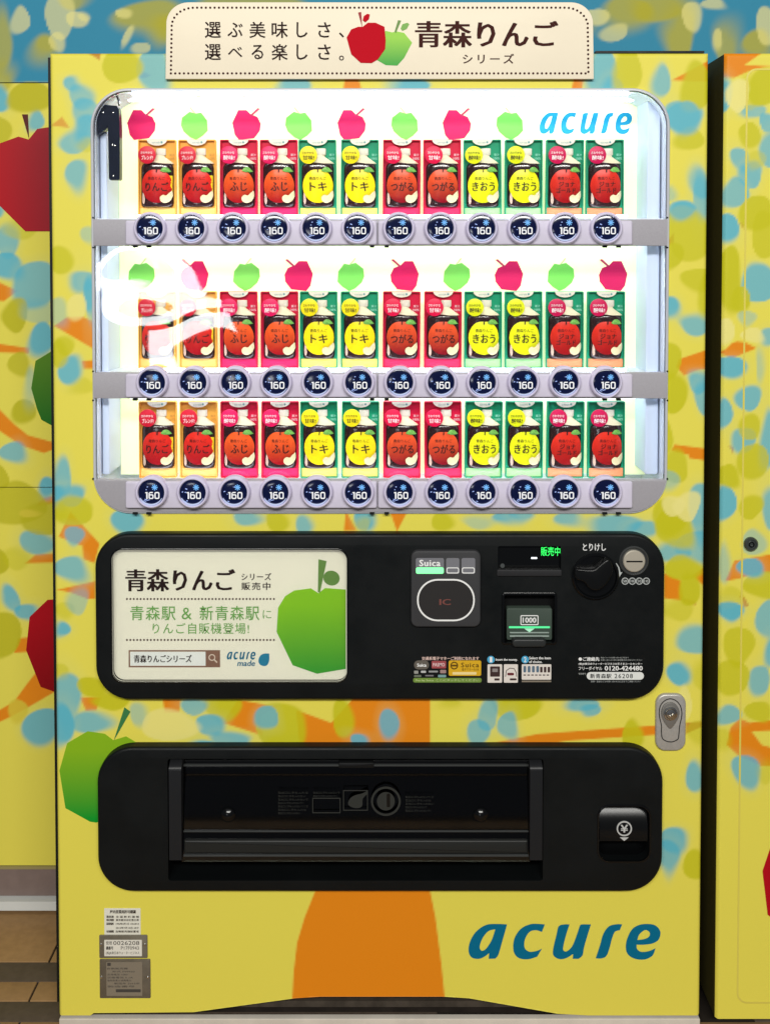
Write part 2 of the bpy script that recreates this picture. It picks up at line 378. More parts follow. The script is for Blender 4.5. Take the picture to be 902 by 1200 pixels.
CABINET_ART = (
 pg('843,60 895,60 872,76 902,78 878,83 860,91 843,91;843,412 850,409 857,402 863,400 872,401 886,408 857,420 843,414;849,681 860,657 912,648 912,670 878,674 866,678;'
    '855,853 866,842 878,847 910,843 910,856 880,857 892,873 910,878 910,898 892,898 863,884 851,873')
 + pg('866,261 871,262 871,270;866,697 872,700 877,710 871,712;853,522 859,524 859,535 857,528', N_)
 + bl('848 110 10 18;880 131 13 7;866 186 9 15 -20;878 205 14 14;861 225 16 17;899 145 9 10;901 175 11 19;852 268 13 17;888 330 20 20;900 394 9 10;857 431 18 13;875 467 15 13;'
      '848 484 10 17;870 516 13 15;901 516 10 32;849 588 13 20;902 596 9 22;857 717 14 12;899 726 13 21;904 766 8 15;888 797 11 17;853 838 16 11 -10;874 903 15 21 -25;930 300 20 30;940 500 25 20;930 900 20 26', B_, 2.6)
 + bl('897 102 20 20;877 158 12 15 -25;884 250 18 20;897 276 16 25;854 325 13 40;867 350 10 16;877 500 13 14;880 541 17 20;852 558 13 14;879 595 13 14 30;892 685 20 15;865 758 16 25;'
      '857 795 18 20;888 834 15 11;930 200 24 30;940 420 18 30;930 640 20 26;935 800 24 20', L_, 1.8, 0.92)
 + bl('876 106 12 20;885 188 10 10;856 700 14 12;845 865 10 12;896 905 8 12', L_, 4, 0.5)
 + bl('875 373 10 9;890 430 5 16;882 635 14 14;848 660 7 22', B_, 3, 0.5) + bl('878 665 15 11;857 717 13 11', B_, 2, 0.9)
 + bl('862 112 14 18;850 388 10 16;880 392 12 8', PY, 1.6, 0.85))
WALL_ART = (
 [('p', DB, [(-900, -900), (1800, -900), (1800, 97), (-900, 97)])]  # upper wall blue deepened: partly its print, partly shade mixed in
 + bl('0 50 14 34;52 55 13 16;85 -2 18 12;180 20 40 20;196 36 18 16;735 15 26 20;772 6 30 16;795 40 18 32;850 50 15 22;886 52 16 18;4 92 12 14;300 20 60 30;480 40 70 20;620 30 60 20;'
      '-80 20 30 40;-150 70 30 30;960 20 30 30;1010 60 30 20', (176, 168, 30), 9, 0.85)
 + bl('25 24 11 15;70 18 17 26;92 24 12 9;99 20 8 5 30;67 50 9 11;810 21 10 17;720 38 18 9 -15;700 20 13 9;840 46 5 12;899 32 12 20;836 4 12 6;150 42 4 14 30;146 16 8 5;165 56 10 6', PY, 1.8, 0.62)
 + pg('0,331 21,341 5,353 -30,350 -30,330;-30,400 0,403 35,408 34,414 0,413 -30,411;-60,430 -30,455 0,480 17,497 33,510 62,518 75,522 62,527 52,531 25,522 0,505 -40,470;43,592 52,583 70,580 70,588 50,593;30,660 42,650 70,648 70,659;'
      '22,748 31,747 50,747 50,763 17,765;-30,850 0,832 17,822 33,800 45,785 80,800 64,811 35,828 13,840 -30,860')
 + bl('0 115 10 14;43 141 9 12;-2 246 7 9;9 282 13 18;6 312 20 15;40 334 23 27;48 397 13 20;15 530 14 11;55 571 9 13;45 636 20 13;13 702 9 16 -30;32 718 13 9;50 851 22 21 -20;-60 600 30 24;-70 250 30 30', B_, 3.2)
 + bl('35 113 23 18;-2 156 15 20;18 371 15 18;22 427 12 13;28 482 13 14;-2 560 12 14;20 590 34 24;50 608 24 18;-4 660 14 15;5 745 18 26;-60 400 30 40;-50 700 26 26;-100 120 40 20', (184, 178, 22), 2.2, 0.9)
 + bl('25 268 22 12;20 655 16 12', L_, 4, 0.55) + bl('45 365 20 12;36 452 6 22', B_, 4, 0.45)
 + bl('22 833 11 14;35 602 12 4', (214, 196, 60), 2, 0.9))

def painted_sheet(name, m, parent, x0, x1, z0, z1, y, step, base, art, hole=None, rnd=0.0, arch=None, th=None):
    nx, nz = max(2, int((x1-x0)/step)), max(2, int((z1-z0)/step))
    gx = np.linspace(x0, x1, nx+1); gz = np.linspace(z0, z1, nz+1)
    X, Z = np.meshgrid(gx, gz); Y = np.full_like(X, y)
    if rnd:
        d = np.minimum(np.minimum(X-x0, x1-X), np.minimum(z1-Z, 10))
        t = np.clip(rnd-d, 0, rnd); Y += rnd-np.sqrt(rnd*rnd-t*t)
    dx, dy, dz = X-CX, Y+D, Z-HC
    fw = dy*math.cos(TH)-dz*math.sin(TH); up = dy*math.sin(TH)+dz*math.cos(TH)
    px = PXC+FPX*dx/fw; py = PYC-FPX*up/fw
    col = paint(px.ravel(), py.ravel(), base, art)
    idx = np.arange((nx+1)*(nz+1)).reshape(nz+1, nx+1)
    q = np.stack([idx[:-1, :-1], idx[:-1, 1:], idx[1:, 1:], idx[1:, :-1]], -1).reshape(-1, 4)
    if hole is not None:
        cx = ((X[:-1, :-1]+X[1:, 1:])/2).ravel(); cz = ((Z[:-1, :-1]+Z[1:, 1:])/2).ravel()
        q = q[~hole(cx, cz)]
    if arch is not None: Z = np.maximum(Z, arch(X))
    v = np.stack([X, Y, Z], -1).reshape(-1, 3)
    o = wloc(parent) if parent else Vector((0, 0, 0)); v = v-np.array(o)
    me = bpy.data.meshes.new(name); me.vertices.add(len(v)); me.vertices.foreach_set('co', v.ravel().astype(np.float32))
    me.loops.add(q.size); me.loops.foreach_set('vertex_index', q.ravel().astype(np.int32))
    me.polygons.add(len(q)); me.polygons.foreach_set('loop_start', np.arange(0, q.size, 4, dtype=np.int32))
    me.update(calc_edges=True); me.validate()
    me.polygons.foreach_set('use_smooth', [True]*len(me.polygons))
    a = me.attributes.new('print', 'FLOAT_COLOR', 'POINT')
    a.data.foreach_set('color', np.concatenate([col, np.ones((len(col), 1))], 1).ravel().astype(np.float32))
    me.materials.append(m)
    return link(name, me, parent)
def in_rr(x0, x1, z0, z1, r):
    def f(x, z):
        qx = np.abs(x-(x0+x1)/2)-(x1-x0)/2+r; qz = np.abs(z-(z0+z1)/2)-(z1-z0)/2+r
        return (np.minimum(np.maximum(qx, qz), 0)+np.hypot(np.maximum(qx, 0), np.maximum(qz, 0))-r) < 0
    return f

# ================================================================== SETTING
YW = 0.37                                                    # the wall behind the machine
# ---- floor with rows of tiles
floor = tag(MB().box(-1.6, 1.9, -1.2, YW+0.05, -0.03, -0.004).build('floor', mat('floor_grout', (44, 38, 32), 0.8), smooth=False), kind='structure')
M_TILE = mat('tan_tile', (158, 124, 84), 0.55, var=0.07, vscale=60, bump=0.1)
M_TILED = mat('dark_tile', (88, 76, 66), 0.5, var=0.09, vscale=60, bump=0.1)
rows = [floor_y(v) for v in (1066, 1127, 1150, 1173, 1197)]
ys = [(rows[1], rows[0], 0), (rows[2], rows[1], 1), (rows[3], rows[2], 0), (rows[4], rows[3], 1)]
yy = rows[4]; dark_h = rows[1]-rows[2]
for k in range(9):
    h = 0.075 if k % 2 else 0.16
    ys.append((yy-h, yy, k % 2)); yy -= h
# joint positions: the joints seen at (60,1120) and (40,1161)
def floor_x(px, py):
    y = floor_y(py); fw = (y+D)*math.cos(TH)+HC*math.sin(TH); return CX+(px-PXC)/FPX*fw
ja, jb = floor_x(63, 1116), floor_x(40, 1161)
tile_mesh = {}
for (y0, y1, dk) in ys:
    j = jb if (y1-y0) < 0.1 else ja
    w = 0.302 if dk == 0 else 0.604
    if dk: j += 0.2
    n0 = math.floor((-1.6-j)/w)
    for i in range(n0, n0+14):
        xa, xb = j+i*w+0.002, j+(i+1)*w-0.002
        if xb < -1.5 or xa > 1.8: continue
        if y1 > 0.03 and xa > -0.30 and xb < 0.9: continue
        key = (round(y1-y0, 4), dk)
        if key not in tile_mesh:
            p = [(0, 0), (xb-xa, 0), (xb-xa, y1-y0-0.002), (0, y1-y0-0.002)]
            mb = MB(); mb.plate(p, -0.0, 0.012, 0.0012, 2)
            mb.v = [(x, z, -y) for x, y, z in mb.v]
            tile_mesh[key] = mb.mesh('tile', M_TILED if dk else M_TILE)
        o = link('tile', tile_mesh[key], floor, (xa, y0+0.001, random.uniform(-0.0004, 0.0004)))
# ---- wall of printed panels with a skirting
wall = tag(MB().box(-1.6, 1.9, YW+0.008, YW+0.10, 0.0, 2.35).build('wall', mat('wall_back', (150, 140, 66), 0.8), smooth=False), kind='structure')
kz = lambda py: P(30, py, YW)[1]
for za, zb, st in ((kz(97)+0.001, 2.33, 0.004), (kz(571)+0.0007, kz(97)-0.001, 0.0036), (kz(1014), kz(571)-0.0007, 0.0036)):
    xb = 1.85 if zb > 2.0 else -0.52
    painted_sheet('wall_panel', M_WALLPRINT, wall, -1.05, xb, za, zb, YW, st, Y_, WALL_ART)
MB().box(-1.6, -0.5, YW-0.002, YW+0.006, kz(1049), kz(1018)).build('skirting', mat('skirting_taupe', (122, 106, 100), 0.45, var=0.05), wall, smooth=False)
MB().box(-1.6, -0.5, YW-0.004, YW+0.006, kz(1018)+0.001, kz(1014)-0.001).build('panel_edge', mat('panel_edge', (150, 138, 90), 0.4), wall, smooth=False)
MB().box(-1.6, -0.5, YW-0.022, YW+0.006, kz(1060), kz(1049)-0.001).build('skirting_rail', mat('rail_white', (206, 208, 204), 0.4), wall, smooth=False)
MB().box(-1.6, -0.5, YW-0.003, YW+0.006, 0.001, kz(1060)-0.001).build('skirting_base', mat('skirting_base', (92, 72, 56), 0.6), wall, smooth=False)
yq = YW-0.0012
print_poly([(-42, 186), (0, 168), (22, 160), (34, 163.5), (44, 151), (58, 149), (80, 150), (100, 180), (92, 240), (74, 271), (30, 271), (0, 241), (-36, 214)], yq, M_WRED, wall, 'apple_print')
print_poly([(26, 134), (33, 134), (34.4, 163)], yq, mat('stem_dark', (84, 26, 18)), wall, 'stem_print')
print_poly([(90, 405), (60, 412), (42, 423), (37, 455), (44, 480), (49, 492), (60, 498), (95, 494), (110, 450)], yq, M_WGREEN, wall, 'apple_print')
print_poly([(56, 703), (80, 701), (110, 720), (115, 770), (95, 812), (65, 811), (48, 805), (31, 762), (35, 723)], yq, gradmat('apple_wall_dark_red', (136, 4, 14), (168, 6, 22)), wall, 'apple_print')

# ================================================================== THE NEIGHBOURING CABINET
nx0, _, nz0, nz1 = RX(843.5, 62, 1000, 1194)
cab = empty('storage_cabinet', (nx0+0.5, 0.18, 0.0))
tag(cab, 'tall cabinet wrapped in yellow leaf print standing right of the drinks machine', 'cabinet')
painted_sheet('door', M_PRINT, cab, nx0, nx0+0.95, nz0, nz1, 0.0, K()*2.2, Y_, CABINET_ART, rnd=0.006)
MB().box(nx0+0.0004, nx0+0.9496, 0.0065, YW-0.01, nz0, nz1-0.001).build('body', mat('cabinet_side', (74, 68, 30), 0.6), cab, smooth=False)  # side colour darkened to deepen the shade in the gap
MB().box(nx0+0.03, nx0+0.92, 0.04, YW-0.02, 0.001, nz0-0.001).build('plinth', M_HOUSE, cab, smooth=False)
fx0, fx1, fz0, fz1 = RX(868, 80, 1080, 1176)
MB().ring(rr(fx0, nx0+0.92, fz0, fz1, 0.02), rr(fx0+0.0035, nx0+0.9165, fz0+0.0035, fz1-0.0035, 0.0175), -0.0004, 0.001, 0.0003).build('door_fold', mat('fold_yellow', (214, 200, 88), 0.4), cab)
cx, cz = P(880, 638, -0.006)
lk = MB().lathe(cx, cz, [(8.2*K(), 0.0), (8.2*K(), -0.005), (6.8*K(), -0.0075), (5.6*K(), -0.0075), (5.2*K(), -0.005), (0, -0.005)]).build('lock', mat('lock_grey', (92, 98, 96), 0.3, metal=0.7), cab)
MB().ring(circ(cx, cz, 3.4*K(), 16), circ(cx, cz, 2.2*K(), 16), -0.0075, -0.005).build('keyway', M_BLACKG, lk)
print_poly([(893, 1021), (905, 985), (935, 985), (960, 1020), (945, 1090), (915, 1085), (899, 1072)], -0.0012, mat('apple_cabinet_red', (176, 8, 26), 0.4), cab, 'apple_print')

# ================================================================== THE DRINKS MACHINE
mx0, mx1, mz0, mz1 = RX(63.5, 62, 825, 1190)
VM = empty('vending_machine', ((mx0+mx1)/2, 0.17, 0.0))
tag(VM, 'yellow drinks vending machine in leaf print with three lit display rows and black panels', 'vending machine')
# openings
WX0, WX1, WZ0, WZ1 = RX(109, 104, 782, 601); WR = 44*K()
IX0, IX1, IZ0, IZ1 = RX(113, 625, 778, 820)
IX0, IX1, IZ0, IZ1 = RX(112, 625.5, 778, 820, -0.02)
TX0, TX1, TZ0, TZ1 = RX(114.5, 875.5, 776, 1045, -0.02)
k1 = K()
h1 = in_rr(WX0+1*k1, WX1-1*k1, WZ0+1*k1, WZ1-1*k1, WR); h2 = in_rr(IX0+8*k1, IX1-8*k1, IZ0+8*k1, IZ1-8*k1, 34*k1); h3 = in_rr(TX0+8*k1, TX1-8*k1, TZ0+8*k1, TZ1-8*k1, 34*k1)
def arch(X):
    px = PXC+(X-CX)/K()*0.985
    a = np.interp(px, [60, 105, 107, 225, 345, 375, 520, 550, 655, 690, 830], [0, 0, 3, 4, 21, 23, 23, 21, 2, 0, 0])
    return mz0+a*k1
painted_sheet('front_panel', M_PRINT, VM, mx0, mx1, mz0, mz1, 0.0, k1*2.0, Y_, MACHINE_ART, hole=lambda x, z: h1(x, z) | h2(x, z) | h3(x, z), rnd=0.007, arch=arch)
hb = MB(); t = 0.004
hb.box(mx0-0.0098, mx0+0.012, 0.022, YW-0.012, mz0+0.01, mz1-0.004); hb.box(mx1-0.012, mx1-0.0005, 0.022, YW-0.012, mz0+0.01, mz1-0.004)
hb.box(mx0+0.013, mx1-0.013, 0.022, YW-0.012, mz1-0.02, mz1-0.0045); hb.box(mx0+0.013, mx1-0.013, 0.20, YW-0.012, mz0+0.01, mz1-0.021)
hb.build('housing', M_HOUSE, VM, smooth=False)
sb = MB(); e = 0.0075
sb.box(mx0, mx0+t, e, 0.0215, mz0+0.002, mz1-0.007); sb.box(mx1-t, mx1, e, 0.0215, mz0+0.002, mz1-0.007); sb.box(mx0+t+0.001, mx1-t-0.001, e, 0.0215, mz1-t, mz1)
sb.build('door_return', mat('door_return_yellow', (206, 192, 84), 0.45), VM, smooth=False)
MB().box(mx0+0.004, mx1-0.02, 0.045, 0.19, 0.001, 0.085).build('kick_recess', mat('kick_dark', (38, 32, 28), 0.6, var=0.2, vscale=30), VM, smooth=False)
MB().box(mx0+0.03, mx1-0.05, 0.030, 0.044, 0.022, 0.034).build('kick_rail', mat('kick_rail', (70, 62, 54), 0.5, var=0.2), VM, smooth=False)
MB().plate(rr(mx0+0.002, mx1-0.001, 0.001, mz0-0.004, 0.002), -0.004, 0.008, 0.0015).build('plinth', mat('plinth_pale', (206, 198, 186), 0.5, var=0.06, vscale=20), VM)
MB().box(P(697, 62, 0.01)[0], P(824, 62, 0.01)[0], 0.006, 0.02, mz1+0.001, mz1+0.0050).build('top_gap_strip', M_BLACK, VM, smooth=False)  # black strip added to stand in for the dark gap along the top
# printed decals on the front
print_poly([(79, 871), (103, 857), (123, 860), (133, 867.5), (148, 863), (163, 872), (172, 890), (172, 950), (113, 964), (106, 963), (77, 947), (70, 903)], -0.0008, M_GREEN, VM, 'apple_print')
print_poly([(146, 829), (153, 834), (133.5, 868)], -0.0014, mat('stem_deep_green', (58, 120, 70), 0.4), VM, 'stem_print')
logo((549, 1083, 773, 1124.5), -0.0008, M_TEAL, VM, 'wordmark')

# ---- display window: liner, trim, back print, LED bars, shelves, panes
outl = rr(WX0, WX1, WZ0, WZ1, WR, 10)
MB().ring(rr(WX0-0.4*k1, WX1+0.4*k1, WZ0-0.4*k1, WZ1+0.4*k1, WR+0.4*k1, 10), rr(WX0+2.5*k1, WX1-2.5*k1, WZ0+2.5*k1, WZ1-2.5*k1, WR-2.5*k1, 10), -0.005, 0.004, 0.002).build('window_trim', M_TRIM, VM)
YB = 0.115
lb = MB(); il = rr(WX0+3.2*k1, WX1-3.2*k1, WZ0+3.2*k1, WZ1-3.2*k1, WR-3*k1, 10)
a = lb.loop(il, 0.003); b = lb.loop(il, YB+0.02); lb.bridge(a, b); lb.cap(b)
liner = lb.build('window_liner', M_LINER, VM)
bars = [(257, 288), (437, 467), (563, 600)]
spans = [(104, 257), (288, 437), (467, 563)]
YS = 0.048                                                    # front plane of the sample cards
SH = 90.5*K(YS)
tops = [163.5, 341.5, 470.5]
sz = [P(450, v, YS)[1]-SH for v in tops]                       # shelf height of each row
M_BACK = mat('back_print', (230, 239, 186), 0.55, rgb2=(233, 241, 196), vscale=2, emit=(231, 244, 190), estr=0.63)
M_LED = mat('led_tube', (255, 255, 255), 0.5, emit=(236, 243, 255), estr=7.6)
bx0, bx1 = P(139, 360, 0.1)[0], P(758, 360, 0.1)[0]
for r, (pa, pb) in enumerate(spans):
    zt = P(450, pa, 0.0)[1]; zb = P(450, pb, 0.0)[1]
    top = WZ1-4*k1 if r == 0 else zt+0.012
    bot = sz[r]-0.004
    MB().box(bx0, bx1, YB-0.004, YB, bot-0.002, top+0.006).build('back_card', M_BACK, VM, smooth=False)
    MB().box(WX0+4*k1, WX1-4*k1, 0.012, YB+0.002, bot-0.004, bot).build('shelf', M_LINER, VM, smooth=False) if r < 2 else None
    ins = 46*k1 if r == 0 else 8*k1
    MB().box(WX0+46*k1, WX1-46*k1, 0.006, 0.020, top-0.003, top-0.0005).build('led_bar', M_LED, VM, smooth=False)
    MB().box(bx0+0.06, bx1-0.06, 0.016, 0.024, bot+0.003, bot+0.007).build('led_bar', M_LED, VM, smooth=False)
    MB().box(P(152, 300, 0.08)[0], P(745, 300, 0.08)[0], 0.076, 0.090, top-0.004 if r else top-0.003, top-0.001 if r else top-0.0005).build('led_bar', M_LED, VM, smooth=False)
    if r == 2: MB().box(WX0+46*k1, WX1-46*k1, 0.012, YB+0.002, bot-0.004, bot).build('shelf', M_LINER, VM, smooth=False)
# side columns inside the window
M_COL = mat('inner_column', (206, 218, 242), 0.4)
for (a_, b_, y0, y1) in ((757, 772, 108, 556), (775, 781, 135, 556)):
    x0, x1, z0, z1 = RX(a_, y0, b_, y1, 0.03)
    MB().plate(rr(x0, x1, z0, z1, 0.004), 0.03, YB, 0.002).build('inner_column', M_COL, VM)
for (a_, b_, y0, y1) in ((112, 117, 140, 556), (119, 127, 150, 556)):
    x0, x1, z0, z1 = RX(a_, y0, b_, y1, 0.03)
    MB().plate(rr(x0, x1, z0, z1, 0.003), 0.03, YB, 0.002).build('inner_column', M_COL, VM)
# black bracket in the upper left corner
br = MB().plate(px_poly([(112.4, 121.5), (137, 124), (139.6, 128), (140.6, 150), (140.6, 209), (139.5, 211), (129, 211), (127.8, 209), (126.6, 147), (124, 152), (114.5, 158)], 0.012), 0.012, 0.03, 0.0003, 1).build('hinge_bracket', mat('bracket_navy', (22, 28, 44), 0.18), VM)
for a_, b_ in ((121, 132), (133, 132), (132, 170), (134.6, 171), (133, 206)):
    x, z = P(a_, b_, 0.011); MB().lathe(x, z, [(1.1*k1, 0.0125), (0.9*k1, 0.0105), (0, 0.010)], 10).build('bracket_screw', M_CHROME, br)
MB().stroke([P(a_, b_, 0.012) for a_, b_ in ((133.5, 106), (136.5, 111), (138.8, 117), (139.6, 124))], [0.0022, 0.003, 0.003, 0.002], 0.012, 0.020).build('gasket', M_BLACKG, VM)
# panes
G1 = glass('acrylic_pane', (0.985, 0.99, 0.99), 0.0, 0.0)
G2 = glass('wavy_acrylic_pane', (0.985, 0.99, 0.99), 0.022, 0.0085, 4.6)
for r, (pa, pb) in enumerate(spans):
    zt = P(450, pa, 0.0)[1]; zb = P(450, pb, 0.0)[1]
    z1 = WZ1-3.4*k1 if r == 0 else zt-0.0005
    pts = rr(WX0+3.4*k1, WX1-3.4*k1, zb+0.0005, z1, 0.002, 10) if r else [p for p in rr(WX0+3.4*k1, WX1-3.4*k1, zb-0.2, z1, WR-3*k1, 10) if p[1] > zb]+[(WX0+3.4*k1, zb), (WX1-3.4*k1, zb)]
    MB().plate(pts, 0.0015, 0.0040).build('pane', G2 if r == 1 else G1, VM, smooth=False)
# ---- prints on the back card: faceted apples
M_PINK = mat('apple_pink', (214, 22, 92), 0.5); M_LGREEN = mat('apple_light_green', (126, 214, 92), 0.5); M_STEMW = mat('stem_print_pink', (196, 60, 96), 0.5); M_STEMP = mat('stem_print_pale', (206, 236, 150), 0.5)
AP_R = [(-17, -2), (-10, -17), (0, -17), (5, -12), (13, -9), (17, -1), (16, 7), (9, 16), (-9, 18), (-14, 12)]
AP_G = [(-15, -8), (-6, -15), (2, -13), (8, -14), (15, -5), (16, 7), (10, 13), (2, 18), (-5, 15), (-13, 8), (-16, 1)]
yb = YB-0.0052
for (r, yc, xs, flip) in ((0, 146, [(166, 1), (228, 0), (289, 1), (350, 0), (412, 1), (474, 0), (535, 1), (597, 0)], 1), (1, 323, [(166, 0), (228, 1), (289, 0), (350, 1), (411, 0), (474, 1), (535, 0), (596, 1), (657, 0), (718, 1)], -1)):
    for x, red in xs:
        q = AP_R if red else AP_G
        o = print_poly([(x+flip*a_*0.98, yc+b_) for a_, b_ in q], yb, M_PINK if red else M_LGREEN, VM, 'apple_print')
        sp = [(4, -11), (13, -19.5), (16, -18.5), (6, -10)] if red else [(0, -13), (-6, -20), (-4.6, -20.6), (1.6, -13)]
        print_poly([(x+flip*a_, yc+b_) for a_, b_ in sp], yb-0.0003, M_STEMW if red else M_STEMP, o, 'stem_print')
logo((632, 132, 740, 157), yb, M_CYAN, VM, 'wordmark')

# ---- bars with their price buttons
M_LENS = mat('button_lens', (9, 18, 56), 0.12, spec=0.5)
M_DIG = mat('price_digits', (60, 60, 66), 0.4, emit=(255, 255, 255), estr=0.9)
M_SNOW = mat('cold_symbol', (30, 50, 80), 0.4, emit=(120, 190, 255), estr=0.9)
M_ARC = mat('button_glow', (90, 96, 110), 0.4, emit=(205, 216, 255), estr=0.75)
M_GLINT = mat('button_glint', (150, 170, 230), 0.4, emit=(150, 170, 230), estr=0.45)  # glowing dabs painted on as reflections in the lens
YR = -0.022
button_meshes = None
bcx = [[175.3+48.66*i for i in range(12)], [178.0+48.4*i for i in range(12)], [177.2+48.46*i for i in range(12)]]
bcy = [267.5, 448.5, 577.5]
for r, (pa, pb) in enumerate(bars):
    X0, X1, Z0, Z1 = RX(109.5, pa, 781.5, pb, -0.008)
    if r == 2:
        X0, X1 = WX0+1.5*k1, WX1-1.5*k1; Z0 = WZ0+2.0*k1
        pts = [p for p in rr(X0, X1, Z0, Z1+0.3, WR-2*k1, 10) if p[1] < Z1]+[(X1, Z1), (X0, Z1)]
        pts = sorted(pts, key=lambda p: math.atan2(p[1]-(Z0+Z1)/2-0.004, p[0]-(X0+X1)/2))
    else: pts = rr(X0, X1, Z0, Z1, 0.001, 2)
    bar = MB().plate(pts, -0.008, 0.010, 0.001, 2).build('button_bar', M_GREYM, VM)
    # raised rail that carries the buttons, in two lengths
    for (a_, b_) in ((147, 441.5), (443, 741)):
        x0, x1, z0, z1 = RX(a_, pa+1.5, b_, pb-1.0 if r < 2 else pb-4, -0.016)
        MB().plate(rr(x0, x1, z0, z1, 0.004), -0.016, -0.0085, 0.003).build('button_rail', M_GREY, bar)
    for (a_, c_) in ((160, 0), (176, 0), (436, 0), (453, 0), (707, 0), (723, 0)):
        x, z = P(a_, pb+0.6, 0.0)
        MB().box(x-2.6*k1, x+2.6*k1, -0.012, -0.004, Z0-2.2*k1, Z0-0.1*k1).build('clip', M_BLACK, bar, smooth=False)
    for x in (109.6, 781.2):                                  # little end screws of the bar
        for z in (pa-2, pb+2):
            if r == 2 and z > pb: continue
            a_, b_ = P(x, z, -0.004); MB().lathe(a_, b_, [(1.2*k1, 0.0), (1.1*k1, -0.006), (0, -0.0065)], 8).build('bar_screw', M_BLACKG, bar)
    for i in range(12):
        x, z = P(bcx[r][i], bcy[r], -0.026); u = K(-0.026)
        if button_meshes is None:
            R_ = 19.2*u
            ring = MB().lathe(0, 0, [(R_, 0.012), (R_, -0.004), (R_*0.97, -0.0075), (R_*0.90, -0.0095), (R_*0.84, -0.0095), (R_*0.80, -0.0065)], 36).mesh('price_button', M_RING)
            lens = MB().lathe(0, 0, [(R_*0.80, -0.0062), (R_*0.74, -0.0068), (R_*0.5, -0.0074), (R_*0.25, -0.0078), (0, -0.0079)], 32).mesh('lens', M_LENS)
            tb = MB(); yd = -0.0102
            def dig(kind, ox):                                # squared digits 6 and 0 and 1
                w, h, t_ = 5.8*u, 8.2*u, 1.35*u; z0 = -8.6*u; o_ = ox*u
                if kind == '1':
                    tb.stroke([(o_+1.3*u, z0), (o_+1.3*u, z0+h)], 1.6*u, yd, yd+0.0004); tb.stroke([(o_-0.7*u, z0+h-0.8*u), (o_+1.3*u, z0+h-0.8*u)], 1.2*u, yd, yd+0.0004)
                elif kind == '0':
                    tb.ring(rr(o_, o_+w, z0, z0+h, 1.7*u, 3), rr(o_+t_, o_+w-t_, z0+t_, z0+h-t_, 0.6*u, 3), yd, yd+0.0004)
                else:
                    tb.ring(rr(o_, o_+w, z0, z0+h*0.66, 1.5*u, 3), rr(o_+t_, o_+w-t_, z0+t_*0.9, z0+h*0.66-t_*0.9, 0.4*u, 3), yd, yd+0.0004)
                    tb.stroke([(o_+t_*0.5, z0+h*0.4), (o_+t_*0.5, z0+h*0.82), (o_+t_*1.1, z0+h-t_*0.45), (o_+w*0.86, z0+h-t_*0.45)], t_*0.95, yd-0.0001, yd+0.0003)
            dig('1', -5.2); dig('6', -1.9); dig('0', 5.0)
            tb.v = [(a_-0.6*u, b_, c_+1.6*u) for a_, b_, c_ in tb.v]
            digits = tb.mesh('price', M_DIG, False)
            sn = MB(); sx, s_z = 4.5*u, 6.6*u
            for k in range(4):
                an = math.pi*k/4; L = 3.6*u
                sn.stroke([(sx-L*math.cos(an), s_z-L*math.sin(an)), (sx+L*math.cos(an), s_z+L*math.sin(an))], 1.05*u, -0.0098-0.00005*k, -0.009)
            snow = sn.mesh('cold_symbol', M_SNOW, False)
            ar = MB().stroke([(R_*0.74*math.cos(math.radians(q)), R_*0.74*math.sin(math.radians(q))) for q in range(206, 337, 8)], [0.5*u+1.3*u*math.sin(math.pi*k/16) for k in range(17)], -0.0098, -0.0070).mesh('glow_arc', M_ARC, False)
            spk = []
            for q in range(3):
                sp = MB()
                for k in range(5):
                    an = random.uniform(80, 260); rad = random.uniform(0.35, 0.66)*R_
                    cx_, cz_ = rad*math.cos(math.radians(an)), rad*math.sin(math.radians(an))
                    sp.stroke([(cx_-random.uniform(0.4, 2)*u, cz_), (cx_+random.uniform(0.4, 1.6)*u, cz_+random.uniform(-1, 1)*u)], random.uniform(0.4, 1.0)*u, -0.0094, -0.0085)
                spk.append(sp.mesh('painted_glint', M_GLINT, False))
            button_meshes = (ring, lens, digits, snow, ar, spk)
        ring, lens, digits, snow, ar, spk = button_meshes
        b = link('price_button', ring, VM, Vector((x, -0.018, z))-wloc(VM))
        for nm, me in (('lens', lens), ('price', digits), ('cold_symbol', snow), ('glow_arc', ar), ('painted_glint', spk[(i*5+r) % 3])): link(nm, me, b)

# ---- black money panel
M_BEZ = M_BLACK; YP = -0.022
dis = RX(131, 643.5, 407, 800, YP); slot = RX(583, 640, 657, 668, YP); bill = RX(588, 695, 652, 754, YP)
pan = MB().plate(rr(IX0, IX1, IZ0, IZ1, 40*k1, 12), YP, 0.001, 0.006, 4,
    holes=[rr(*dis, 13*k1, 8), rr(*slot, 2*k1, 3), rr(*bill, 4*k1, 3)], hole_depth=0.006).build('money_panel', M_BEZ, VM)
# lit notice in the panel
M_NOTICE = mat('notice_paper', (216, 210, 192), 0.6, emit=(230, 224, 208), estr=0.26)
yn = -0.008
MB().plate(rr(dis[0]-0.002, dis[1]+0.002, dis[2]-0.002, dis[3]+0.002, 13*k1), yn, 0.004).build('notice_board', M_NOTICE, VM, smooth=False)
NB = VM; ynt = yn-0.0006
text('青森りんご', (147, 667, 276, 693), ynt, M_DKINK, NB, bold=0.034)
text('シリーズ', (283, 671.5, 318, 680), ynt, M_DKINK, NB, bold=0.02, spacing=1.1)
text('販売中', (283, 682.5, 317, 691.5), ynt, M_DKINK, NB, bold=0.02, spacing=1.3)
M_GINK = mat('green_ink', (112, 164, 84), 0.5)
text('青森駅', (153, 710, 206, 727), ynt, M_GINK, NB, spacing=1.12, bold=0.008); text('&', (213, 712, 225, 726), ynt, M_GINK, NB); text('新青森駅', (234, 710, 304, 727), ynt, M_GINK, NB, spacing=1.12, bold=0.008); text('に', (308, 715, 318, 725), ynt, M_GINK, NB)
text('りんご自販機登場!', (179, 730, 292, 743), ynt, M_GINK, NB, spacing=1.12, bold=0.006)
